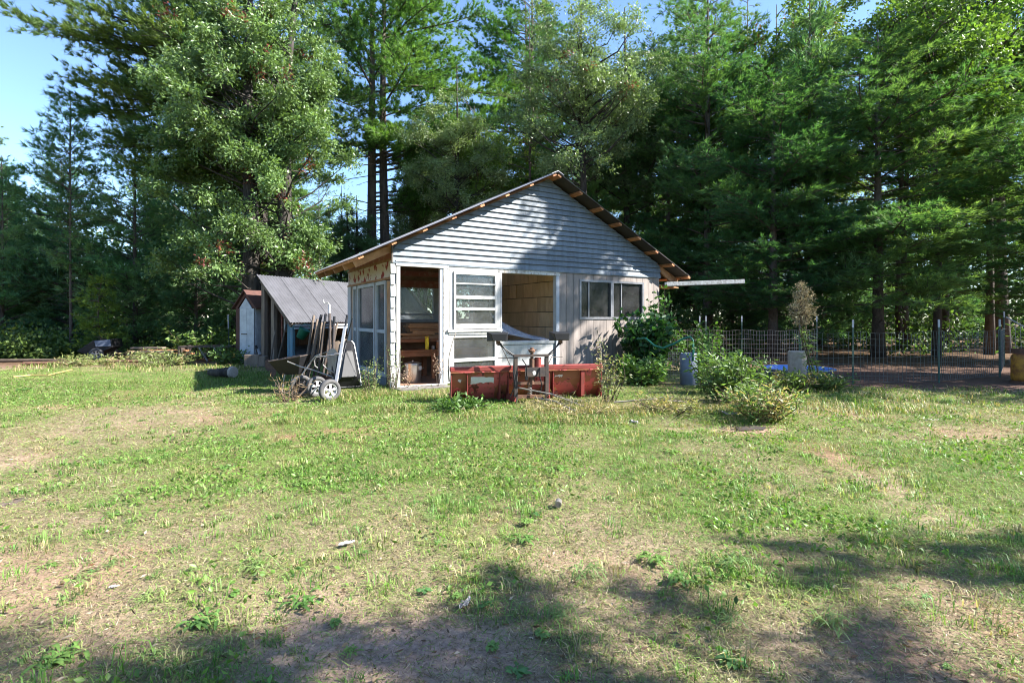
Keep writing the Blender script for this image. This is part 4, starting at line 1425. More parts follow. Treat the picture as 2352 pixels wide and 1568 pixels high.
for dy, dz in ((0.0, 0.0), (0.34, 0.02)):
    part(wb, 'handle_tube', MB().tube([Vector((-3.62, 8.75 + dy * 0.3, 0.2)) - O, Vector((-3.7, 9.0 + dy, 0.34)) - O, Vector((-3.55, 9.0 + dy, 0.55 + dz)) - O, Vector((-3.45, 8.95 + dy, 0.66 + dz)) - O, Vector((-3.35, 8.9 + dy, 0.7 + dz)) - O], 0.014, 8), M['chrome'])
    part(wb, 'leg', MB().tube([Vector((-4.05, 9.1 + dy, 0.33)) - O, Vector((-4.1, 9.1 + dy, 0.02)) - O, Vector((-3.98, 9.1 + dy, 0.02)) - O, Vector((-3.9, 9.1 + dy, 0.33)) - O], 0.013, 6), M['chrome'])
fr = thing('cart_frame', 'bent chrome tube frame of a second barrow leaning behind the wheels', 'tube frame', (-3.2, 8.8, 0))
O = Vector((-3.2, 8.8, 0))
part(fr, 'frame_tube', MB().tube([atd(765, 868, 8.75)[k] - O[k] for k in range(0)] or [Vector(atd(x, y, 8.8)) - O for x, y in ((790, 812), (745, 818), (727, 820), (722, 828), (723, 840), (730, 845))], 0.012, 8), M['chrome'])
part(fr, 'frame_tube', MB().tube([Vector(atd(x, y, 8.9)) - O for x, y in ((792, 808), (757, 815), (744, 822), (742, 838), (750, 846), (775, 860))], 0.012, 8), M['chrome'])
part(fr, 'frame_tube', MB().tube([Vector(atd(x, y, 8.95)) - O for x, y in ((660, 830), (690, 842), (720, 850), (765, 866))], 0.012, 8), M['chrome'])
part(fr, 'foot', MB().tube([Vector(atd(765, 866, 8.95)) - O, Vector((-3.1, 8.9, 0.0)) - O], 0.012, 8), M['chrome'])

TOOLS = [((691, 876), (721, 724), 0.021, 'handle', 'dark handled shovel leaning furthest left in the tool bundle', 'shovel', 9.2),
         ((697, 880), (738, 723), 0.024, 'handle', 'thick grey handled maul second from the left in the bundle', 'shovel', 9.1),
         ((714, 872), (739, 740), 0.018, 'handle', 'thin handled rake between the two thick handles', 'rake', 9.15),
         ((724, 868), (748, 721), 0.021, 'handle', 'brown tipped handle fourth in the tool bundle', 'shovel', 9.05),
         ((757, 868), (757, 700), 0.019, 'silver', 'tall tool with a silver top and pale hook', 'pole tool', 9.1),
         ((762, 860), (768, 727), 0.020, 'steel', 'blue grey steel shovel with its blade up beside the cart', 'shovel', 9.0),
         ((702, 878), (729, 733), 0.020, 'handle', 'dark handle leaning just left of the thick maul handle', 'hoe', 9.25),
         ((735, 868), (762, 735), 0.018, 'steel', 'dark steel bar standing behind the brown tipped handle', 'pry bar', 9.2),
         ((742, 872), (775, 742), 0.018, 'handle', 'short dark handle behind the upended cart', 'hoe', 9.25),
         ((628, 858), (658, 745), 0.016, 'handle', 'hoe leaning in front of the lean to', 'hoe', 11.4),
         ((617, 846), (632, 760), 0.016, 'handle', 'pale broom handle leaning on the second lean to post', 'broom', 12.6)]
for i, (b, a, rr, mm, lb, ct, Y) in enumerate(TOOLS):
    pb = Vector(((b[0] - 1176) / F0 * Y, Y, 0.0))
    pt = Vector(atd(a[0], a[1], Y + 0.25))
    t = thing('_'.join(ct.split()), lb, ct, pb)
    d = pt - pb
    m1 = M[mm] if mm != 'silver' else M['steel']
    part(t, 'handle', MB().tube([d * 0.12, d * 0.5 + Vector((0.008, 0, 0)), d * 0.9], rr * 1.25, 8), m1)
    part(t, 'grip', MB().tube([d * 0.902, d], rr * 1.12, 8), M['silver'] if mm == 'silver' else (M['blackp'] if i % 2 else M['oldwood']))
    side = Vector((1, -0.4, 0)).normalized()
    if ct == 'rake':
        mb = MB().bar(d * 0.1 - side * 0.16, d * 0.1 + side * 0.16, 0.02, 0.02)
        for k in range(9):
            p = d * 0.1 + side * (-0.15 + 0.0375 * k)
            mb.tube([p, p + Vector((0.02, -0.05, -0.03))], 0.005, 4)
        part(t, 'rake_head', mb, M['rust'])
    elif i == 5:
        q = d * 0.30
        mb = MB().prism([q + side * x + Vector((0, 0, z)) for x, z in ((-0.12, 0.30), (-0.05, 0.38), (0.05, 0.38), (0.13, 0.28), (0.11, -0.02), (0.0, -0.12), (-0.11, -0.02))], (0.004, -0.012, 0))
        part(t, 'blade', mb, M['alu'])
    else:
        mb = MB().prism([side * x + Vector((0, -0.02, z)) for x, z in ((-0.10, 0.26), (-0.03, 0.31), (0.03, 0.31), (0.10, 0.26), (0.09, 0.08), (0.0, 0.0), (-0.09, 0.08))], (0.004, -0.012, 0))
        part(t, 'blade', mb, M['rust'])
    if i == 4:
        part(t, 'hook', MB().tube([d, d + Vector((-0.03, 0, 0.04)), d + Vector((-0.1, 0, 0.03)), d + Vector((-0.12, 0, 0.09))], 0.012, 6), M['white'])

# ------------------------------------------------------------------ lean-to shed, outhouse
lt = thing('lean_to_shed', 'open lean to shed with a steep corrugated metal roof', 'lean-to', (-7.0, 14.2, 0), math.atan2(-0.413, 0.911))
LTL = 6.9
for k in range(9):
    mb = corr_sheet((-0.06, -0.08 + k * LTL / 9, 2.53), (1.23, -0.08 + k * LTL / 9, 1.20), (0, 1, 0), LTL / 9 + 0.015, 0.012, 0.10)
    part(lt, 'roof_sheet', mb, M['roof2'], smooth=True)
for y in (0.02, 2.4, 4.8, 7.1):
    part(lt, 'rafter', MB().bar((0.0, y, 2.37), (1.17, y, 1.11), 0.05, 0.10), M['oldwood'])
    part(lt, 'post', MB().box((-0.04, y + 0.04, 0), (0.08, y + 0.16, 2.32)), M['oldwood'])
    part(lt, 'post', MB().box((1.06, y + 0.04, 0), (1.15, y + 0.13, 1.22)), M['teal'] if y < 1 else M['oldwood'], 'teal painted front post' if y < 1 else None)
part(lt, 'post', MB().box((0.34, 0.06, 0), (0.45, 0.17, 1.98)), M['oldwood'])
for z in (1.02, 1.10):
    part(lt, 'fascia_board', MB().box((1.17, 0.1, z), (1.195, LTL - 0.2, z + 0.055)), M['vinyl'])
part(lt, 'eave_beam', MB().box((1.11, -0.02, 1.155), (1.16, LTL - 0.1, 1.2)), M['redbrown'])
for k in range(40):
    y = 0.2 + k * 0.175
    part(lt, 'plank', MB().box((-0.06, y, 0.1), (-0.042, y + 0.165, 2.2 + R.uniform(-0.1, 0.1))), M['oldwood'])
for k in range(5):
    x = 0.30 + 0.07 * k
    part(lt, 'hanging_board', MB().box((x, 0.5, 0.9 + R.uniform(-0.06, 0.1)), (x + 0.05, 0.53, 1.6)), M['oldwood'])
part(lt, 'shelf_frame', MB().box((0.27, 0.45, 1.66), (0.70, 0.54, 1.73)).box((0.275, 0.45, 0.5), (0.31, 0.49, 1.659)).box((0.66, 0.45, 0.5), (0.70, 0.49, 1.659)), M['peelred'], 'faded red shelf frame')
for k in range(3):
    part(lt, 'side_panel', MB().box((0.80 + 0.09 * k, 0.2, 0.25), (0.885 + 0.09 * k, 0.22, 1.44 - 0.11 * k)), M['teal'])
part(lt, 'level_rule', MB().box((0.74, 0.14, 0.95), (0.78, 0.16, 1.50)), M['paper'])
ltM = Matrix.Translation((-7.0, 14.2, 0)) @ Matrix.Rotation(math.atan2(-0.413, 0.911), 4, 'Z')


def lp(x, y, z=0):
    return tuple(ltM @ Vector((x, y, z)))


t = thing('pail', 'green plastic pail hanging under the lean to eave', 'pail', lp(1.28, 0.2, 0.78))
Mx = Matrix.Rotation(0.5, 4, 'Y')
part(t, 'pail_body', MB().lathe([(0.0, 0.0), (0.11, 0.0), (0.15, 0.26), (0.16, 0.27), (0.14, 0.26), (0.1, 0.02)], 20, Mx, False), M['hose'], smooth=True)
part(t, 'bail', MB().tube([Mx @ Vector((0.15 * math.cos(a), 0, 0.26 + 0.16 * math.sin(a))) for a in np.linspace(0, PI, 9)], 0.007, 6), M['hose'])
for i, (x, y, w, h, mm, lb) in enumerate(((0.5, 1.2, 0.8, 0.55, 'tub', 'grey tarp bundle piled under the lean to roof'), (0.45, 2.6, 0.9, 0.75, 'oldwood', 'heap of grey sacks further under the lean to roof'))):
    mb = MB()
    mb.lathe([(w * 0.62, 0), (w * 0.66, h * 0.3), (w * 0.55, h * 0.7), (w * 0.3, h * 0.93), (0.0, h)], 14)
    mb.v = [(p[0] * (1 + 0.15 * math.sin(p[2] * 19 + p[1] * 9)), p[1] * (1 + 0.12 * math.cos(p[0] * 13)), p[2] * (1 + 0.12 * math.sin(p[0] * 11 + p[1] * 7))) for p in mb.v]
    solo('tarp_bundle', mb, M[mm], lb, 'tarp bundle', lp(x, y), 0.3 * i, smooth=True)
for i, (p0, p1, mm, lb) in enumerate((((0.1, -1.6, 0.05), (1.55, -2.35, 0.16), 'alu', 'pale plank lying propped in the grass before the lean to'), ((-0.1, -0.8, 0.03), (0.9, -1.5, 0.05), 'oldwood', 'dark plank on the ground behind the pale one'))):
    solo('plank', MB().bar(Vector(p0), Vector(p1), 0.14, 0.03), M[mm], lb, 'plank', lp(0, 0), math.atan2(-0.413, 0.911))
t = thing('stump_block', 'squared wooden block at the foot of the lean to post', 'wood block', lp(0.15, -0.35))
part(t, 'block', MB().box((-0.2, -0.1, 0), (0.2, 0.1, 0.34)).box((0.205, -0.1, 0), (0.36, 0.1, 0.3)), M['oldwood'], bevel=0.01)

oh = thing('outhouse', 'narrow red brown outhouse with a pale blue grey door', 'outhouse', (-8.02, 14.85, 0), math.radians(-22))
for k in range(7):
    part(oh, 'wall_board', MB().box((0.0, 0.04 + k * 0.16, 0.05), (0.02, 0.195 + k * 0.16, 1.62)), M['redbrown'])
    part(oh, 'wall_board', MB().box((0.68, 0.04 + k * 0.16, 0.05), (0.70, 0.195 + k * 0.16, 1.62)), M['bluedoor'])
part(oh, 'front_frame', MB().prism([(-0.06, 0, 1.60), (0.35, 0, 2.06), (0.76, 0, 1.60), (0.66, 0, 1.60), (0.35, 0, 1.95), (0.04, 0, 1.60)], (0, 0.03, 0)).box((-0.02, 0.0, 0), (0.14, 0.03, 1.6)), M['redbrown'])
part(oh, 'gable_panel', MB().prism([(0.10, 0.012, 1.60), (0.35, 0.012, 1.90), (0.60, 0.012, 1.60)], (0, 0.02, 0)), M['bluedoor'])
d = part(oh, 'door', MB().box((0.145, -0.01, 0.05), (0.42, 0.02, 1.595)).box((0.43, -0.005, 0.05), (0.69, 0.02, 1.595)), M['bluedoor'], 'pale blue grey door of two boards')
part(d, 'latch', MB().box((0.22, -0.03, 0.85), (0.44, -0.011, 0.875)), M['steel'])
for s in (-1, 1):
    part(oh, 'roof_slope', MB().prism([(0.35, -0.06, 2.10), (0.35 + s * 0.48, -0.06, 1.58), (0.35 + s * 0.48, -0.06, 1.61), (0.35, -0.06, 2.135)], (0, 1.3, 0)), M['redbrown'])
part(oh, 'back_wall', MB().box((0.0, 1.17, 0), (0.7, 1.19, 1.6)), M['redbrown'])
for i, (x, lb) in enumerate(((-7.05, 'grey board propped against the outhouse door'), (-6.95, 'shorter white board propped beside the grey one'))):
    solo('board', MB().bar((0, 0, 0.0), (-0.22 - 0.05 * i, 0.12, 0.55 - 0.1 * i), 0.07, 0.025), M['vinyl'] if i else M['tub'], lb, 'board', (x, 14.35, 0))

# ------------------------------------------------------------------ posts and fences
def tpost(loc, h, label, white=0.16, tilt=(0, 0), group='metal fence posts'):
    t = thing('fence_post', label, 'fence post', loc, 0, group)
    tx, ty = tilt
    pb, pm, pt = Vector((0, 0, 0)), Vector((tx, ty, 1)) * (h - white), Vector((tx, ty, 1)) * h
    part(t, 'shaft', MB().bar(pb, pm, 0.035, 0.008).bar(pb + Vector((0, 0.012, 0)), pm + Vector((0, 0.012, 0)), 0.008, 0.03), M['post'])
    part(t, 'white_tip', MB().bar(pm + Vector((0, 0, 0.001)), pt, 0.036, 0.009).bar(pm + Vector((0, 0.012, 0.001)), pt + Vector((0, 0.012, 0)), 0.009, 0.03), M['vinyl'])
    return t


tpost((-8.42, 15.2, 0), 1.42, 'green post with a long white tip left of the outhouse', 0.42, (-0.03, 0))
near = [(4.9, 10.35), (5.75, 10.2), (6.75, 10.1), (8.72, 10.42), (10.9, 11.4), (13.6, 14.1)]
nl = ['', 'near fence post beside the tall dry weed', 'near fence post standing in the middle of the pen front', 'near fence post before the wide grey trunk', 'near fence post hidden close by the rusty tank', 'far corner post with a slanting brace']
for (x, y), lb in zip(near, nl):
    if lb:
        tpost((x, y, 0), 1.30 if y < 13 else 1.5, lb)
far = [(3.9, 13.7), (5.15, 14.0), (5.55, 14.6), (6.35, 14.1), (8.6, 14.4), (13.6, 14.1)]
fl = ['', 'first back fence post right of the corner vine', 'second back fence post right of the corner vine', 'back fence post with a bright white cap left of the dry weed', 'back fence post behind the dry weed', '']
for (x, y), lb in zip(far, fl):
    if lb:
        tpost((x, y, 0), 1.38, lb)


def wire_fence(pts, z0, z1, dx, rows, label, name='wire_fence', th=0.0045, sag=0.03, wm='wire'):
    t = thing(name, label, 'fence', (pts[0][0], pts[0][1], 0))
    O = Vector((pts[0][0], pts[0][1], 0))
    V_, H_ = MB(), MB()
    for (a, b) in zip(pts[:-1], pts[1:]):
        A, B = Vector((a[0], a[1], 0)) - O, Vector((b[0], b[1], 0)) - O
        n = max(2, int((B - A).length / dx))
        rowp = [[] for _ in range(rows)]
        for i in range(n + 1):
            s = i / n
            p = A.lerp(B, s)
            dip = -sag * 4 * s * (1 - s) + 0.012 * math.sin(i * 0.7)
            off = Vector((0.01 * math.sin(i * 1.3), 0.04 * math.sin(i * 0.35), 0))
            V_.tube([p + Vector((0, 0, z0)), p + off + Vector((0.01 * math.sin(i), 0, z1 + dip))], th, 3, False)
            for k in range(rows):
                f = k / (rows - 1)
                rowp[k].append(p + off * f + Vector((0, 0, z0 + (z1 + dip - z0) * f)))
        for k in range(rows):
            H_.tube(rowp[k], th, 3, False)
    a = part(t, 'upright_wires', V_, M[wm])
    b = part(t, 'line_wires', H_, M[wm])
    a['kind'] = 'stuff'
    b['kind'] = 'stuff'
    return t


wire_fence(near[1:], 0.05, 1.06, 0.085, 9, 'dark welded wire fence along the front of the pen', th=0.004, wm='darkwire')
wire_fence(far[:5], 0.1, 1.0, 0.075, 8, 'bright slack wire fence behind the bushes right of the shed', th=0.0045)
wire_fence([(13.6, 14.1), (15.5, 13.4), (17.6, 12.6)], 0.05, 1.15, 0.12, 10, 'wire fence running off past the far corner post', th=0.005)
solo('brace_pole', MB().tube([(0, 0, 1.35), (1.0, -0.9, 0.35)], 0.022, 6), M['wire'], 'slanting metal brace pole on the far corner post', 'brace', (13.6, 14.05, 0))
wire_fence([(3.25, 10.6), (3.9, 10.75)], 0.02, 0.62, 0.04, 14, 'small square of fine wire netting behind the grey barrel', 'wire_netting', 0.003, 0)

# ------------------------------------------------------------------ right side objects
b = thing('barrel', 'faded grey blue plastic barrel under the green hose', 'barrel', (3.5, 10.1, 0))
part(b, 'body', MB().lathe([(0.15, 0), (0.165, 0.03), (0.165, 0.2), (0.17, 0.22), (0.165, 0.24), (0.165, 0.6), (0.15, 0.64), (0.14, 0.64), (0.14, 0.6)], 24), M['bluebarrel'], smooth=True)
hs = [(3.28, 10.35, 1.18), (2.98, 10.3, 0.95), (2.85, 10.2, 0.78), (3.0, 10.15, 0.73), (3.2, 10.1, 0.82), (3.38, 10.05, 0.93), (3.49, 10.0, 0.965), (3.535, 9.97, 0.9), (3.535, 9.95, 0.7), (3.52, 9.94, 0.5)]
solo('garden_hose', MB().tube([(2.6, 10.6, 0.9), (2.72, 10.4, 0.92)] + hs[2:], 0.02, 10), M['hose'], 'green garden hose arching out of the vine above the barrel', 'hose', smooth=True)
c = thing('concrete_cylinder', 'pitted pale concrete cylinder standing by the blue pool', 'concrete cylinder', (5.67, 10.15, 0))
part(c, 'body', MB().lathe([(0.165, 0), (0.165, 0.66), (0.158, 0.675), (0.0, 0.675)], 24), M['concrete'], smooth=False)
p = thing('kiddie_pool', 'round blue plastic wading pool inside the fence', 'wading pool', (6.35, 11.35, 0))
part(p, 'basin', MB().lathe([(0.0, 0.015), (0.58, 0.015), (0.66, 0.20), (0.70, 0.23), (0.74, 0.22), (0.73, 0.20), (0.69, 0.19), (0.62, 0.0), (0.0, 0.0)], 40, None, False), M['pool'], smooth=True)
part(p, 'rim_stripe', MB().lathe([(0.742, 0.205), (0.748, 0.215), (0.742, 0.225), (0.735, 0.215), (0.742, 0.205)], 40, None, False), M['silver'])
y = thing('steel_tank', 'rusty yellow steel tank at the right edge of the yard', 'tank', (10.58, 10.42, 0))
part(y, 'body', MB().lathe([(0.22, 0.0), (0.28, 0.05), (0.29, 0.12), (0.29, 0.52), (0.27, 0.58), (0.2, 0.62), (0.0, 0.63)], 26), M['yellowrust'], smooth=True)
part(y, 'collar', MB().lathe([(0.27, 0.60), (0.28, 0.60), (0.28, 0.70), (0.27, 0.70), (0.27, 0.60)], 26, None, False), M['rust'])
part(y, 'base_ring', MB().lathe([(0.30, 0.0), (0.30, 0.05), (0.292, 0.05), (0.292, 0.0)], 26, None, False), M['rust'])
solo('plastic_slab', MB().prism([(-0.2, -0.06, 0), (0.1, -0.1, 0), (0.22, 0.0, 0), (0.12, 0.1, 0), (-0.15, 0.08, 0)], (0.01, 0.0, 0.03)), M['steel'], 'flat piece of black plastic at the edge of the straw bush', 'stone', (2.86, 6.14, -0.012), 0.2)  # flat piece of black plastic, given the dark steel material


def rag(name, label, cat, loc, size, m, seed, group=None):
    r_ = np.random.RandomState(seed)
    n = 7
    vs, fs = [], []
    for i in range(n):
        for j in range(n):
            x, y_ = (i / (n - 1) - 0.5) * size[0], (j / (n - 1) - 0.5) * size[1]
            k = 1 - 0.5 * (abs(i - 3) * abs(j - 3) / 9)
            vs.append((x * k + 0.06 * size[0] * r_.randn(), y_ * k + 0.06 * size[1] * r_.randn(), size[2] * min(abs(r_.randn()), 1.3) * 0.3 + 0.012))
    for i in range(n - 1):
        for j in range(n - 1):
            q = i * n + j
            fs.append((q, q + 1, q + n + 1, q + n))
    return solo(name, MB().add(vs, fs), m, label, cat, (loc[0], loc[1], -0.008), r_.rand() * 3, group)


rag('rag', 'crumpled white rag beside the big green weed clump', 'rag', (3.02, 7.05), (0.36, 0.22, 0.10), M['paper'], 3)
rag('rag', 'small torn white rag on the bare soil left of the clump', 'rag', (1.56, 6.55), (0.2, 0.12, 0.05), M['paper'], 4)
rag('paper_scrap', 'curled pale paper scrap in the front shade', 'paper', gnd(1068, 1388), (0.09, 0.04, 0.04), M['paper'], 5)
rag('paper_scrap', 'small white scrap on the red soil at left front', 'paper', gnd(260, 1349), (0.05, 0.03, 0.02), M['paper'], 6)
rag('paper_scrap', 'dirty grey scrap in the middle of the lawn', 'paper', gnd(797, 1248), (0.12, 0.05, 0.02), M['paper'], 7)
rag('bark_piece', 'dark strip of bark at the left edge of the lawn', 'bark', gnd(20, 1157), (0.3, 0.12, 0.03), M['bark2'], 8)
rag('rag', 'flat white rag among straw on the right of the lawn', 'rag', gnd(2140, 965), (0.3, 0.1, 0.03), M['paper'], 12)
cb = thing('tin_can', 'small grey can lying on a bare patch of the lawn', 'can', (*gnd(1281, 1163), 0.0))
part(cb, 'can_body', MB().tube([(0.0, -0.03, 0.025), (0.01, 0.03, 0.027)], 0.024, 12), M['chrome'])
part(cb, 'can_mouth', MB().tube([(0.0, -0.032, 0.025), (0.0, -0.0305, 0.025)], 0.015, 10), M['dark'])

# ------------------------------------------------------------------ left side objects
lg = thing('log', 'short log with a bleached white end in the grass', 'log', (-6.2, 11.3, 0))
part(lg, 'bark_side', MB().tube([(-0.62, 0.22, 0.10), (-0.3, 0.1, 0.11), (0, 0, 0.13)], [0.07, 0.1, 0.125], 14), M['bark'], smooth=True)
part(lg, 'cut_end', MB().tube([(0.002, -0.001, 0.131), (0.05, -0.018, 0.133)], [0.135, 0.12], 14), M['concrete'], 'bleached white end of the log')
dc = thing('dump_cart', 'black tipped up dump cart at the wood edge', 'cart', (-13.1, 16.3, 0), 0.25)
part(dc, 'bed', MB().prism([(-0.55, -0.3, 0.28), (-0.1, -0.3, 0.62), (0.38, -0.3, 0.66), (0.42, -0.3, 0.40), (0.1, -0.3, 0.22), (-0.2, -0.3, 0.15)], (0, 0.7, 0)), M['blackp'], bevel=0.015)
part(dc, 'bed_floor', MB().prism([(-0.06, -0.305, 0.60), (0.36, -0.305, 0.64), (0.39, -0.305, 0.44), (-0.02, -0.305, 0.42)], (0, -0.012, 0)), M['bluebarrel'], 'shiny grey underside of the cart bed')
for yy in (-0.38, 0.48):
    wheel(dc, Vector((0.02, yy, 0.19)), (0.05, -1, 0), 0.19, 0.1, M['concrete'])
part(dc, 'tongue', MB().bar((0.35, 0.05, 0.3), (0.85, 0.05, 0.03), 0.05, 0.05), M['blackp'])
lp_ = thing('lumber_pile', 'low pile of reddish boards at the left wood edge', 'lumber', (-10.5, 15.7, 0), 0.05)
for i in range(10):
    lv, kx = i // 3, i % 3
    x0 = -1.0 + R.uniform(-0.1, 0.1)
    part(lp_, 'plank', MB().box((x0, -0.3 + kx * 0.22, 0.08 + lv * 0.105), (x0 + R.uniform(0.9, 1.5), -0.11 + kx * 0.22, 0.08 + lv * 0.105 + 0.045)), M['rawx'] if i % 3 else M['oldwood'])
for xx in (-0.8, 0.1):
    part(lp_, 'bearer', MB().box((xx, -0.3, 0.0), (xx + 0.1, 0.35, 0.078)), M['oldwood'])
tf = thing('trailer_frame', 'dark metal trailer frame lying beside the reddish boards', 'trailer frame', (-9.6, 15.8, 0), 0.03)
part(tf, 'side_rail', MB().box((-0.5, -0.3, 0.42), (0.9, -0.25, 0.47)).box((-0.5, 0.3, 0.42), (0.9, 0.35, 0.47)), M['steel'])
part(tf, 'end_panel', MB().box((-0.55, -0.3, 0.1), (-0.5, 0.35, 0.47)), M['steel'])
for a, b_ in ((0.1, 0.35), (0.55, 0.85)):
    part(tf, 'strut', MB().bar((a, -0.32, 0.42), (b_, -0.32, 0.02), 0.04, 0.04), M['chrome'])
part(tf, 'cross_rail', MB().box((0.86, -0.25, 0.41), (0.9, 0.3, 0.46)).box((-0.1, -0.25, 0.2), (0.7, 0.3, 0.23)), M['oldwood'])
for i, (p0, p1, lb) in enumerate((((-15.8, 15.0, 0.06), (-11.4, 14.6, 0.08), 'long fallen pole in the weeds before the dump cart'), ((-13.6, 14.2, 0.05), (-9.4, 14.9, 0.07), 'second fallen pole crossing before the boards'))):
    a = Vector(p0)
    solo('fallen_pole', MB().tube([Vector((0, 0, 0)), (Vector(p1) - a) * 0.5 + Vector((0, 0.08, 0.02)), Vector(p1) - a], [0.055, 0.045, 0.03], 8), M['rust'] if i else M['twig'], lb, 'pole', p0)
hp = [(30, 870), (70, 866), (110, 866), (135, 860), (165, 853)]
hp = [Vector((*gnd(x, y_), 0.045)) for x, y_ in hp]
solo('yellow_hose', MB().tube([q - hp[0] for q in hp], 0.016, 8), M['yhose'], 'yellow hose lying across the far left lawn', 'hose', hp[0])

# ------------------------------------------------------------------ grass: every blade is geometry, grown by the same fields as the soil
def density(Y):
    return 2600 / (0.55 + (Y / 3.2) ** 1.55)


r = np.random.RandomState(101)


def sample(n, y0, y1, k=1.0):
    """points in the seen wedge of lawn, denser close to the viewer"""
    yy = np.linspace(y0, y1, 400)
    w = density(yy) * (2.1 * yy + 3.0)
    cdf = np.cumsum(w)
    cdf = cdf / cdf[-1]
    Y = np.interp(r.rand(n), cdf, yy)
    X = (2 * r.rand(n) - 1) * (1.05 * Y + 1.5)
    return X, Y


def near_shed(X, Y, pad=0.0):
    """inside the footprint of the shed"""
    dx, dy = X + 2.234, Y - 9.66
    u = dx * math.cos(RZ) + dy * math.sin(RZ)
    w = -dx * math.sin(RZ) + dy * math.cos(RZ)
    return (u > -pad) & (u < W + pad) & (w > -pad) & (w < DEP + pad)


def turf(n, y0, y1, hmin, hmax, wd, lean, pal, gpow, thr, drymix=None, boost=None, flat=1.0):
    X, Y = sample(n, y0, y1)
    g, b, so, pen, wood = fields(X, Y)
    keep = r.rand(n) < np.clip((g ** gpow) * (1 - 0.93 * np.clip(b * 1.15, 0, 1)) if thr == 0 else (1 - 0.7 * b) * (1 - 0.35 * g), 0.0, 1)
    keep &= (pen < 0.5) & (wood < 0.4) & ~near_shed(X, Y)
    X, Y, g = X[keep], Y[keep], g[keep]
    m = len(X)
    far_ = 1 + 0.10 * np.maximum(Y - 3, 0)
    h = (hmin + (hmax - hmin) * r.rand(m) ** 1.6) * (0.65 + 0.6 * g)
    if boost is not None:
        h = h * (1 + boost(X, Y))
    w = wd * far_ * (0.7 + 0.6 * r.rand(m))
    a = r.rand(m) * 6.283
    d = np.stack([np.cos(a), np.sin(a), np.zeros(m)], 1)
    s = np.stack([-np.sin(a), np.cos(a), np.zeros(m)], 1)
    ln = lean * (0.3 + 1.1 * r.rand(m))[:, None]
    z0 = height(X, Y)
    P0 = np.stack([X, Y, z0 - 0.004], 1)
    up = np.array([0, 0, 1.0])
    P1 = P0 + h[:, None] * (0.55 * up * flat + 0.25 * ln * d)
    P2 = P0 + h[:, None] * (0.9 * up * flat / (1 + 0.5 * ln) + 0.9 * ln * d + 0.35 * ln * s * r.randn(m, 1))
    hw = (s * w[:, None] / 2)
    V = np.stack([P0 - hw, P0 + hw, P1 + hw * 0.8, P1 - hw * 0.8, P2], 1)
    i = np.arange(m) * 5
    T = np.concatenate([np.stack([i, i + 1, i + 2], 1), np.stack([i, i + 2, i + 3], 1), np.stack([i + 3, i + 2, i + 4], 1)])
    pal = np.array(pal)
    k = np.clip((vnoise(X, Y, 0.6, 21) * 0.7 + 0.3 * r.rand(m) + 0.35 * (0.55 - g)) * (len(pal) - 1), 0, len(pal) - 1.001)
    ki = k.astype(int)
    C = pal[ki] + (pal[ki + 1] - pal[ki]) * (k - ki)[:, None]
    C = C * (1 + 0.22 * r.randn(m, 1))
    if drymix:
        dry = r.rand(m) < drymix
        C[dry] = np.array([0.40, 0.31, 0.16]) * (0.7 + 0.5 * r.rand(dry.sum(), 1))
    return V.reshape(-1, 3), T, np.repeat(np.clip(C, 0.01, 0.7), 5, 0)


GREEN = [(0.11, 0.25, 0.045), (0.16, 0.30, 0.055), (0.24, 0.34, 0.085), (0.35, 0.35, 0.15)]
tag(link('grass', bulk('grass', *turf(430000, 1.5, 15.5, 0.018, 0.066, 0.0034, 1.7, GREEN, 0.9, 0, 0.14, flat=0.72), M['grass'])), 'thin patchy green grass of the yard', kind='stuff')
STRAW = [(0.29, 0.225, 0.165), (0.36, 0.285, 0.21), (0.42, 0.345, 0.26), (0.26, 0.26, 0.13)]
tag(link('dry_grass', bulk('dry_grass', *turf(150000, 1.5, 13.5, 0.015, 0.05, 0.0026, 2.4, STRAW, 1.0, 1, flat=0.4), M['grass'])), 'dead straw coloured grass lying between the green', kind='stuff')


def shedband(X, Y):
    return 2.2 * np.exp(-((Y - 7.9 - 0.05 * X) / 0.8) ** 2) * (X > -4.5)


# taller rough grass along the front of the shed and plow
def rough(n, xs, ys, hm, seed, pal, wd=0.006, dens=None):
    r_ = np.random.RandomState(seed)
    X = xs[0] + (xs[1] - xs[0]) * r_.rand(n)
    Y = ys[0] + (ys[1] - ys[0]) * r_.rand(n)
    cl = vnoise(X, Y, 0.45, seed)
    ok = (r_.rand(n) < np.clip(2.2 * (cl - 0.32), 0, 1)) & ~near_shed(X, Y)
    if dens is not None:
        ok &= r_.rand(n) < dens(X, Y)
    X, Y, cl = X[ok], Y[ok], cl[ok]
    m = len(X)
    h = hm * (0.3 + 0.9 * r_.rand(m)) * (0.5 + cl)
    a = r_.rand(m) * 6.283
    d = np.stack([np.cos(a), np.sin(a), np.zeros(m)], 1)
    s = np.stack([-np.sin(a), np.cos(a), np.zeros(m)], 1)
    ln = (0.4 + 1.6 * r_.rand(m))[:, None]
    P0 = np.stack([X, Y, np.zeros(m) - 0.01], 1)
    up = np.array([0, 0, 1.0])
    P1 = P0 + h[:, None] * (0.6 * up + 0.2 * ln * d)
    P2 = P0 + h[:, None] * (1.0 * up / (1 + 0.4 * ln) + 0.75 * ln * d)
    w = wd * (0.6 + 0.8 * r_.rand(m))
    hw = s * w[:, None] / 2
    V = np.stack([P0 - hw, P0 + hw, P1 + hw, P1 - hw, P2], 1)
    i = np.arange(m) * 5
    T = np.concatenate([np.stack([i, i + 1, i + 2], 1), np.stack([i, i + 2, i + 3], 1), np.stack([i + 3, i + 2, i + 4], 1)])
    pal = np.array(pal)
    C = pal[r_.randint(len(pal), size=m)] * (1 + 0.2 * r_.randn(m, 1))
    return V.reshape(-1, 3), T, np.repeat(np.clip(C, 0.01, 0.7), 5, 0)


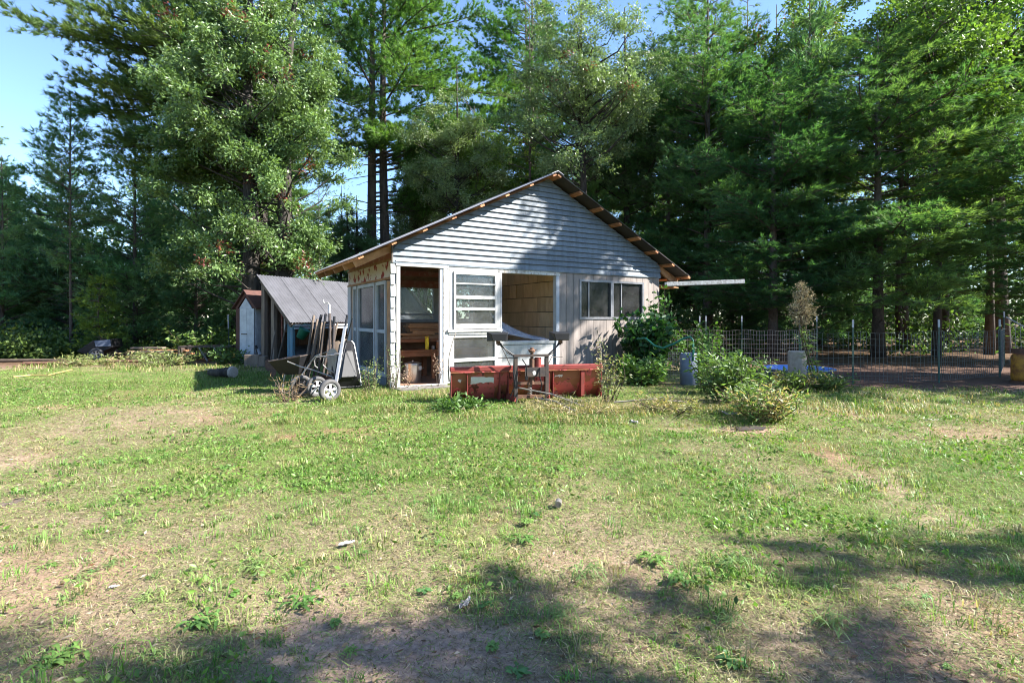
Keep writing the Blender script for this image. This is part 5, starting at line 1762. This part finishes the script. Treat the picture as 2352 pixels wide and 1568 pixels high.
RG = [(0.09, 0.18, 0.03), (0.13, 0.22, 0.04), (0.19, 0.24, 0.06), (0.30, 0.28, 0.12), (0.42, 0.33, 0.18)]
RD = [(0.42, 0.33, 0.18), (0.36, 0.27, 0.14), (0.30, 0.28, 0.12), (0.20, 0.22, 0.07)]
parts_ = [rough(16000, (-3.2, 3.6), (6.4, 7.7), 0.10, 31, RG), rough(5000, (-3.0, -1.0), (7.9, 9.3), 0.12, 32, RG), rough(7000, (0.2, 4.6), (6.9, 7.9), 0.13, 33, RD + RG[2:]),
          rough(5000, (4.0, 7.5), (7.0, 9.3), 0.10, 34, RG, 0.008), rough(7000, (-13.5, -6), (12.4, 14.6), 0.13, 35, RG, 0.008), rough(3500, (-6.5, -3.6), (9.6, 12.5), 0.10, 36, RG[:3]),
          rough(2600, (7, 14), (8.6, 9.8), 0.11, 37, RG[:4], 0.008), rough(14000, (-14, -3), (8.2, 13.6), 0.065, 38, RG[:3], 0.008)]
tag(link('tall_grass', bulk('tall_grass', *join(parts_), M['grass'])), 'taller rough grass and straw in front of the shed and along the wood', kind='stuff')

# matted thatch: short dead bits lying every way on the soil
def mat_bits(n, y0, y1, seed):
    X, Y = sample(n, y0, y1)
    g, b, so, pen, wood = fields(X, Y)
    ok = (r.rand(n) < 1 - 0.55 * b) & (pen < 0.5) & (wood < 0.5) & ~near_shed(X, Y)
    X, Y, g = X[ok], Y[ok], g[ok]
    m = len(X)
    a = r.rand(m) * 6.283
    k = 1 + 0.16 * np.maximum(Y - 2.5, 0)
    L = (0.012 + 0.035 * r.rand(m) ** 2) * k
    d = np.stack([np.cos(a), np.sin(a), 0.35 * r.randn(m)], 1) * L[:, None]
    s = np.stack([-np.sin(a), np.cos(a), 0.4 * r.randn(m)], 1) * (0.0016 * k * (0.6 + 0.9 * r.rand(m)))[:, None]
    P = np.stack([X, Y, height(X, Y) + 0.001 + 0.012 * r.rand(m)], 1)
    V = np.stack([P - s, P + s, P + d], 1)
    pal = np.array([(0.34, 0.26, 0.17), (0.22, 0.15, 0.09), (0.45, 0.37, 0.26), (0.12, 0.085, 0.055), (0.27, 0.22, 0.11), (0.15, 0.19, 0.06), (0.17, 0.26, 0.06)])
    pr = r.rand(m)
    ki = np.where(pr < 0.35 + 0.35 * g, 5 + (r.rand(m) < 0.5), r.randint(5, size=m))
    C = pal[ki] * (1 + 0.25 * r.randn(m, 1))
    return V.reshape(-1, 3), np.arange(3 * m).reshape(-1, 3), np.repeat(np.clip(C, 0.01, 0.7), 3, 0)


tag(link('thatch', bulk('thatch', *mat_bits(420000, 1.5, 11.0, 5), M['grass'])), 'matted dead bits of grass lying on the soil of the yard', kind='stuff')


# tufts of longer blades, one round each larger weed and many more between
def tufts(cx, cy, sz, n, seed, pal):
    r_ = np.random.RandomState(seed)
    m = len(cx) * n
    a = r_.rand(m) * 6.283
    rr = np.repeat(sz, n) * np.sqrt(r_.rand(m))
    X = np.repeat(cx, n) + rr * np.cos(a)
    Y = np.repeat(cy, n) + rr * np.sin(a)
    h = np.repeat(sz, n) * (0.35 + 0.75 * r_.rand(m))
    a2 = a + 0.9 * r_.randn(m)
    d = np.stack([np.cos(a2), np.sin(a2), np.zeros(m)], 1)
    s = np.stack([-np.sin(a2), np.cos(a2), np.zeros(m)], 1)
    ln = (0.25 + 0.9 * r_.rand(m))[:, None]
    P0 = np.stack([X, Y, height(X, Y) - 0.005], 1)
    up = np.array([0, 0, 1.0])
    P1 = P0 + h[:, None] * (0.6 * up + 0.25 * ln * d)
    P2 = P0 + h[:, None] * (0.95 * up / (1 + 0.6 * ln) + 0.85 * ln * d)
    w = 0.0046 * (1 + 0.1 * np.maximum(Y - 3, 0)) * (0.6 + 0.8 * r_.rand(m))
    hw = s * w[:, None] / 2
    V = np.stack([P0 - hw, P0 + hw, P1 + hw * 0.85, P1 - hw * 0.85, P2], 1)
    i = np.arange(m) * 5
    T = np.concatenate([np.stack([i, i + 1, i + 2], 1), np.stack([i, i + 2, i + 3], 1), np.stack([i + 3, i + 2, i + 4], 1)])
    pal = np.array(pal)
    C = np.repeat(pal[r_.randint(len(pal), size=len(cx))], n, 0) * (1 + 0.22 * r_.randn(m, 1))
    return V.reshape(-1, 3), T, np.repeat(np.clip(C, 0.01, 0.7), 5, 0)


X, Y = sample(3200, 1.6, 9.0)
g, b, so, pen, wood = fields(X, Y)
ok = (r.rand(len(X)) < g * (1 - 0.6 * b) * 0.75) & (pen < 0.4) & ~near_shed(X, Y)
X, Y = X[ok], Y[ok]
sz = 0.035 + 0.075 * r.rand(len(X)) ** 2
TP = [(0.10, 0.22, 0.045), (0.14, 0.27, 0.05), (0.18, 0.29, 0.08), (0.24, 0.30, 0.09), (0.36, 0.32, 0.16)]
tag(link('grass_tufts', bulk('grass_tufts', *tufts(X, Y, sz, 34, 55, TP), M['grass'])), 'denser tufts of longer grass through the lawn', kind='stuff')

# dead leaves and bits of stalk lying in the turf
X, Y = sample(9000, 1.5, 10)
g, b, so, pen, wood = fields(X, Y)
ok = (r.rand(len(X)) < 0.35 + 0.5 * b) & ~near_shed(X, Y)
X, Y = X[ok], Y[ok]
m = len(X)
D = np.stack([r.randn(m), r.randn(m), 0.12 * r.randn(m)], 1)
P = np.stack([X, Y, height(X, Y) + 0.004 + 0.012 * r.rand(m)], 1)
Cl = np.array([[0.20, 0.11, 0.06], [0.30, 0.21, 0.13], [0.12, 0.075, 0.05], [0.38, 0.32, 0.25]])[r.randint(4, size=m)]
tag(link('leaf_litter', bulk('leaf_litter', *leaves(P, D, 0.032, 0.011, r, Cl), M['grass'])), 'dead leaves and bits of stalk lying in the turf', kind='stuff')

# broad little leaves low in the turf
X, Y = sample(60000, 1.5, 11)
g, b, so, pen, wood = fields(X, Y)
ok = (r.rand(len(X)) < np.clip((g - 0.4) * 1.6, 0, 1) * (1 - b)) & (pen < 0.4) & (vnoise(X, Y, 0.5, 44) > 0.45) & ~near_shed(X, Y)
X, Y = X[ok], Y[ok]
m = len(X)
D = np.stack([r.randn(m), r.randn(m), 0.35 + 0.4 * r.rand(m)], 1)
P = np.stack([X, Y, height(X, Y) + 0.01 + 0.025 * r.rand(m)], 1)
fs_ = 1 + 0.12 * np.maximum(Y - 3, 0)
Cl = np.array([0.095, 0.19, 0.035]) * (0.7 + 0.7 * r.rand(m, 1))
tag(link('clover', bulk('clover', *leaves(P, D, 0.034, 0.020, r, Cl), M['weed'])), 'clover and small broad leaves low in the turf', kind='stuff')


# ------------------------------------------------------------------ lawn weeds: flat rosettes, one object each
def rosette(seed, n, ln, wd, tint, rise):
    r_ = np.random.RandomState(seed)
    V, F, C = [], [], []
    for i in range(n):
        a = i * 2.4 + r_.rand() * 2.0
        L = 0.75 * ln * (0.55 + 0.6 * r_.rand())
        w = wd * (0.7 + 0.5 * r_.rand())
        el = rise * (0.5 + 0.9 * r_.rand())
        d = np.array([math.cos(a), math.sin(a), 0])
        s = np.array([-math.sin(a), math.cos(a), 0])
        tw = 0.3 * r_.randn()
        prof_ = [(0.0, 0.18), (0.2, 0.5), (0.45, 0.95), (0.65, 0.8), (0.8, 0.9), (1.0, 0.02)]
        o = len(V)
        off = np.array([0.3 * ln * r_.randn(), 0.3 * ln * r_.randn(), 0])
        cc = np.array(tint) * (0.75 + 0.5 * r_.rand())
        for t, ww in prof_:
            p = off + d * L * t + np.array([0, 0, L * (el * t - (el * 0.9 + 0.12) * t * t) + 0.012])
            e = s * w * ww / 2 + np.array([0, 0, tw * w * ww / 2 + 0.15 * w * ww])
            V += [p - e * np.array([1, 1, -1]), p, p + e]
            C += [cc * 1.0, cc * 1.18, cc * 1.0]
        for k in range(len(prof_) - 1):
            q = o + 3 * k
            F += [(q, q + 1, q + 4, q + 3), (q + 1, q + 2, q + 5, q + 4)]
    return bulk('weed', V, F, C, M['weed'])


RO = [rosette(61, 26, 0.16, 0.034, (0.12, 0.22, 0.05), 0.9), rosette(62, 18, 0.11, 0.042, (0.14, 0.25, 0.06), 0.7), rosette(63, 46, 0.2, 0.012, (0.17, 0.25, 0.08), 1.2), rosette(64, 13, 0.10, 0.05, (0.10, 0.20, 0.06), 0.4)]
WP = [(1285, 1078, 0, 1.5, 'bright dock rosette in the middle of the sunlit green'), (600, 1300, 2, 1.35, 'pale grassy rosette on the left red soil'), (1345, 1312, 2, 1.3, 'grassy rosette spreading on the bare lawn centre'),
      (1510, 1287, 0, 1.1, 'dark toothed rosette inside the long shade band'), (1205, 1200, 1, 1.2, 'broad leaved rosette at the tip of the long shade band'), (770, 1434, 1, 0.9, 'round leaved rosette on red soil near the front'),
      (460, 1432, 0, 1.2, 'large ragged rosette at the left front'), (700, 1385, 0, 1.1, 'ragged rosette between two shade patches at the front'), (1300, 1412, 2, 1.0, 'rosette beside the front shade edge'),
      (1680, 1520, 3, 1.2, 'broad rosette in the deep front shade'), (130, 1520, 0, 1.3, 'dark leafy rosette in the front left corner'), (975, 1358, 3, 0.9, 'small flat rosette at the edge of the centre shade'),
      (1130, 1490, 1, 0.9, 'rosette in the dark front centre shade'), (520, 1075, 0, 1.3, 'dark weed patch on the sunlit left lawn'), (1545, 1040, 0, 1.4, 'tall leafy rosette in the far centre lawn'),
      (1690, 1300, 2, 1.3, 'grassy clump on the right lawn just below the shade'), (1560, 1330, 0, 1.2, 'leafy clump in bright light on the right lawn'), (1900, 1430, 2, 1.2, 'grassy rosette in the right foreground'),
      (1210, 1240, 0, 1.1, 'weed with white edges on the lawn centre'), (2180, 925, 2, 2.6, 'bright tufted weed at the edge of the right shade'), (640, 955, 0, 1.5, 'low weed on the left lawn before the carts'),
      (880, 985, 1, 1.6, 'weed on the green strip before the doorway'), (1190, 1545, 3, 1.1, 'flat rosette at the bottom edge of the lawn'), (350, 1375, 2, 1.0, 'thin weed on the red soil left of centre'),
      (2010, 1210, 1, 1.0, 'rosette on the right lawn above the shade'), (260, 1185, 0, 1.0, 'small weed on the dry left lawn'), (60, 895, 0, 1.6, 'dark weed on the far left lawn'), (1960, 925, 2, 1.9, 'leafy tuft at the foot of the pen fence')]
for i, (x, y_, k, s, lb) in enumerate(WP):
    o = link('lawn_weed', RO[k])
    o.location = (*gnd(x, y_), 0.0)
    o.rotation_euler = (0, 0, i * 1.7)
    s *= 0.46
    o.scale = (s, s, s)
    tag(o, lb, 'weed', 'broad weeds scattered over the lawn')
for i in range(70):
    Y = 1.9 + 6.0 * R.random() ** 1.5
    X = (2 * R.random() - 1) * (Y * 1.0)
    o = link('lawn_weed', RO[R.randrange(4)])
    o.location = (X, Y, 0.0)
    o.rotation_euler = (0, 0, R.random() * 6.28)
    s = R.uniform(0.15, 0.42)
    o.scale = (s, s, s)
    tag(o, 'small weed rosette lost among the lawn grass', 'weed', 'small weeds lost in the lawn')


# ------------------------------------------------------------------ bushes and tall weeds
def stemmy(name, label, cat, loc, n, h, spread, leaf, tint, seed, nl=34, lean=0.25, dryfrac=0.0, mleaf='weed', z0=0.1, head=None, group=None):
    r_ = np.random.RandomState(seed)
    t = thing(name, label, cat, (loc[0], loc[1], 0), 0, group)
    mb = MB()
    P, D, C = [], [], []
    for i in range(n):
        a = r_.rand() * 6.28
        rr = spread * math.sqrt(r_.rand())
        b = np.array([rr * 0.45 * math.cos(a), rr * 0.45 * math.sin(a), -0.02])
        hh = h * (0.55 + 0.5 * r_.rand())
        e = b + np.array([math.cos(a) * rr * 0.7 + lean * hh * 0.5 * r_.randn(), math.sin(a) * rr * 0.7 + lean * hh * 0.4 * r_.randn(), hh])
        m_ = (b + e) / 2 + np.array([0.06 * r_.randn(), 0.06 * r_.randn(), 0.08 * hh])
        mb.tube([b, m_, e], [0.008, 0.006, 0.003], 4, False)
        tt = z0 + (1 - z0) * r_.rand(nl, 1)
        p = b * (1 - tt) ** 2 + 2 * m_ * tt * (1 - tt) + e * tt ** 2 + r_.randn(nl, 3) * 0.05
        d = r_.randn(nl, 3) * np.array([1, 1, 0.5]) + np.array([0, 0, 0.25])
        P.append(p + norm(d) * 0.02)
        D.append(d)
        c = np.repeat(np.array(tint)[None], nl, 0) * (0.75 + 0.5 * r_.rand())
        if r_.rand() < dryfrac:
            c = np.repeat(np.array([[0.36, 0.28, 0.15]]), nl, 0)
        C.append(c)
    P, D, C = np.concatenate(P), np.concatenate(D), np.concatenate(C)
    P[:, 2] = np.maximum(P[:, 2], 0.02)
    part(t, 'stems', mb, M['twig'])
    link('leaves', bulk('leaves', *leaves(P, D, leaf[0], leaf[1], r_, C), M[mleaf]), t)
    return t


stemmy('bush', 'broad green weed clump right of the plow', 'bush', (3.45, 7.9), 52, 0.74, 0.42, (0.10, 0.034), (0.085, 0.155, 0.045), 71, 44)
stemmy('bush', 'taller leafy weed behind the broad clump', 'bush', (3.55, 8.9), 22, 0.98, 0.35, (0.10, 0.035), (0.10, 0.18, 0.05), 72, 40)
stemmy('bush', 'low straw and green bush nearest on the right lawn', 'bush', (3.3, 6.7), 60, 0.46, 0.5, (0.08, 0.020), (0.15, 0.23, 0.07), 73, 46, 0.55, 0.25)
stemmy('bush', 'tangle of dry grass left of the straw bush', 'bush', (2.3, 7.3), 36, 0.2, 0.5, (0.075, 0.014), (0.20, 0.22, 0.08), 74, 30, 0.8, 0.45)
stemmy('vine', 'big leaved dark vine climbing the right corner of the shed', 'vine', (3.2, 12.1), 44, 1.42, 0.48, (0.17, 0.11), (0.05, 0.12, 0.035), 75, 34)
stemmy('vine', 'thin climbing shoot rising against the shed corner post', 'vine', (3.72, 12.75), 9, 2.0, 0.16, (0.14, 0.09), (0.06, 0.14, 0.04), 76, 40, 0.08)
stemmy('bush', 'leafy green weeds between the plow and the vine', 'bush', (2.6, 10.2), 34, 0.55, 0.45, (0.12, 0.05), (0.07, 0.15, 0.035), 77, 34)
stemmy('bush', 'green branches hanging behind the hose', 'bush', (4.25, 12.2), 26, 1.15, 0.7, (0.12, 0.06), (0.10, 0.20, 0.04), 78, 34)
stemmy('tall_weed', 'pale flowering weed standing at the right end of the plow', 'weed', (1.52, 7.95), 12, 0.98, 0.22, (0.05, 0.02), (0.22, 0.24, 0.10), 79, 46, 0.12, 0.3)
stemmy('tall_weed', 'thin pale weed in front of the left wall skirting', 'weed', (-2.45, 8.9), 12, 0.62, 0.2, (0.04, 0.018), (0.18, 0.24, 0.09), 80, 40, 0.15)
stemmy('tall_weed', 'tall thin weed at the white shingled corner', 'weed', (-2.15, 9.2), 7, 0.85, 0.12, (0.035, 0.016), (0.20, 0.25, 0.10), 81, 40, 0.1)
stemmy('tall_weed', 'dry brown weed in the doorway beside the pot', 'weed', (-1.42, 9.72), 3, 0.72, 0.04, (0.03, 0.016), (0.42, 0.30, 0.22), 82, 46, 0.05, 0, 'seed', 0.5)
stemmy('tall_weed', 'small dry weed at the left of the doorway', 'weed', (-1.98, 9.55), 3, 0.45, 0.05, (0.03, 0.016), (0.42, 0.30, 0.22), 83, 34, 0.08, 0, 'seed', 0.5)
stemmy('tall_weed', 'reddish dry grass tuft before the yard cart wheels', 'weed', (-3.55, 8.15), 16, 0.42, 0.2, (0.10, 0.008), (0.42, 0.26, 0.14), 84, 8, 0.5)
stemmy('bush', 'feathery pale weeds in front of the lumber pile', 'bush', (-9.6, 14.3), 50, 0.40, 1.0, (0.11, 0.025), (0.17, 0.21, 0.07), 85, 36, 0.3, 0.2)
stemmy('bush', 'feathery pale weeds in front of the dump cart', 'bush', (-11.6, 14.2), 30, 0.27, 0.9, (0.11, 0.025), (0.17, 0.21, 0.07), 86, 34, 0.3, 0.2)
stemmy('bush', 'bright leafy bush behind the lumber pile', 'bush', (-10.2, 16.6), 30, 1.0, 0.8, (0.14, 0.075), (0.12, 0.20, 0.05), 87, 36)
stemmy('bush', 'low weeds at the foot of the green post', 'bush', (-8.0, 14.6), 24, 0.55, 0.6, (0.11, 0.05), (0.09, 0.16, 0.045), 88, 30)
stemmy('bush', 'weeds round the foot of the blue pool', 'bush', (5.75, 9.5), 34, 0.26, 0.5, (0.09, 0.03), (0.11, 0.17, 0.05), 89, 36, 0.3, 0.15)
stemmy('bush', 'drooping green weeds before the concrete cylinder', 'bush', (5.0, 9.2), 34, 0.34, 0.4, (0.09, 0.028), (0.12, 0.18, 0.05), 90, 34, 0.35, 0.2)
stemmy('tall_weed', 'bright lanky weed before the grey blue barrel', 'weed', (3.55, 9.45), 6, 0.6, 0.15, (0.14, 0.03), (0.20, 0.30, 0.07), 91, 16, 0.2)
stemmy('bush', 'mown stalks and straw heaped under the plow', 'bush', (0.9, 7.4), 60, 0.11, 0.7, (0.09, 0.012), (0.24, 0.24, 0.11), 92, 26, 1.6, 0.5)
stemmy('bush', 'dark green weeds at the left foot of the plow', 'bush', (-0.75, 7.45), 30, 0.11, 0.4, (0.085, 0.035), (0.07, 0.15, 0.035), 93, 28, 0.4)
for i, (a, b_, lb) in enumerate((((0.1, 7.95, 0.25), (1.1, 7.2, 0.06), 'pale bare branch sloping down before the plow tower'), ((0.35, 7.8, 0.12), (0.9, 6.95, 0.05), 'thin bare branch lying before the plow'), ((1.5, 7.5, 0.1), (2.6, 7.35, 0.12), 'long bare branch running right toward the rag'))):
    a, b_ = Vector(a), Vector(b_)
    t = thing('fallen_branch', lb, 'branch', a, 0, 'bare branches lying before the plow')
    d = b_ - a
    mb = MB().tube([Vector((0, 0, 0)), d * 0.5 + Vector((0, 0, 0.05)), d], [0.014, 0.011, 0.005], 6)
    for k in range(5):
        s = 0.3 + 0.13 * k
        mb.tube([d * s + Vector((0, 0, 0.04)), d * (s + 0.2) + Vector((R.uniform(-0.15, 0.15), R.uniform(-0.1, 0.1), R.uniform(0.0, 0.12)))], [0.006, 0.002], 4)
    part(t, 'stem', mb, M['deadwood'])

# the tall dry weed with a feathery seed head
tw = thing('tall_weed', 'tall dry weed with a feathery brown seed head by the pool', 'weed', (5.72, 9.55, 0))
r_ = np.random.RandomState(95)
mb = MB()
P, D, C, P2, D2 = [], [], [], [], []
for i in range(3):
    off = np.array([0.05 * r_.randn(), 0.05 * r_.randn(), 0])
    st = [np.array([0.0, 0, 0]) + off, np.array([-0.10, 0.02, 0.55]) + off, np.array([-0.26, 0.03, 1.05]) + off, np.array([-0.30, 0.03, 1.5]) + off, np.array([-0.28, 0.03, 2.0 - 0.12 * i]) + off]
    mb.tube(st, [0.014, 0.012, 0.01, 0.007, 0.003], 6)
    for k in range(64):
        z = 1.12 + 0.85 * r_.rand()
        f = (z - 1.0) / 1.0
        q = st[2] + (st[4] - st[2]) * f
        L = (0.36 * max(0.0, 1.05 - f) ** 0.8 * min(1, f * 3.0 + 0.2) + 0.05) * (0.45 + 0.6 * r_.rand())
        a = r_.rand() * 6.28
        d = np.array([math.cos(a), math.sin(a), 0.75])
        e = q + d / np.linalg.norm(d) * L
        mb.tube([q, e], [0.004, 0.0015], 3, False)
        n = 16
        P.append(q + (e - q) * (0.25 + 0.8 * r_.rand(n, 1)) + 0.018 * r_.randn(n, 3))
        D.append(r_.randn(n, 3) + np.array([0, 0, 0.4]))
    for k in range(60):
        z = 0.2 + 0.9 * r_.rand()
        f = z / 1.05
        q = st[0] * (1 - f) ** 2 + 2 * st[1] * f * (1 - f) + st[2] * f * f
        P2.append(q)
        D2.append(np.array([r_.randn(), r_.randn(), -0.1 + 0.5 * r_.randn()]))
P, D = np.concatenate(P), np.concatenate(D)
part(tw, 'stalk', mb, M['twig'])
link('seed_head', bulk('seed_head', *leaves(P, D, 0.030, 0.014, r_, np.repeat(np.array([[0.42, 0.36, 0.22]]), len(P), 0), 0.3), M['seed']), tw)
P2, D2 = np.array(P2), np.array(D2)
link('leaves', bulk('leaves', *leaves(P2, D2, 0.15, 0.018, r_, np.repeat(np.array([[0.12, 0.20, 0.06]]), len(P2), 0)), M['weed']), tw)

# the small bright sapling at the left
sap = plant_tree('sapling', pine(97, 2.9, 0.5, 0.85, 0.03, step=0.2, nper=5, k=14, sp=0.10, blade=(0.09, 0.028), tint=(0.12, 0.20, 0.04), tint2=(0.16, 0.24, 0.05), shape=0.8, rise=-0.05),
                 M['needle'], M['twig'], 'bright feathery hemlock sapling behind the dump cart', (-13.5, 16.95))
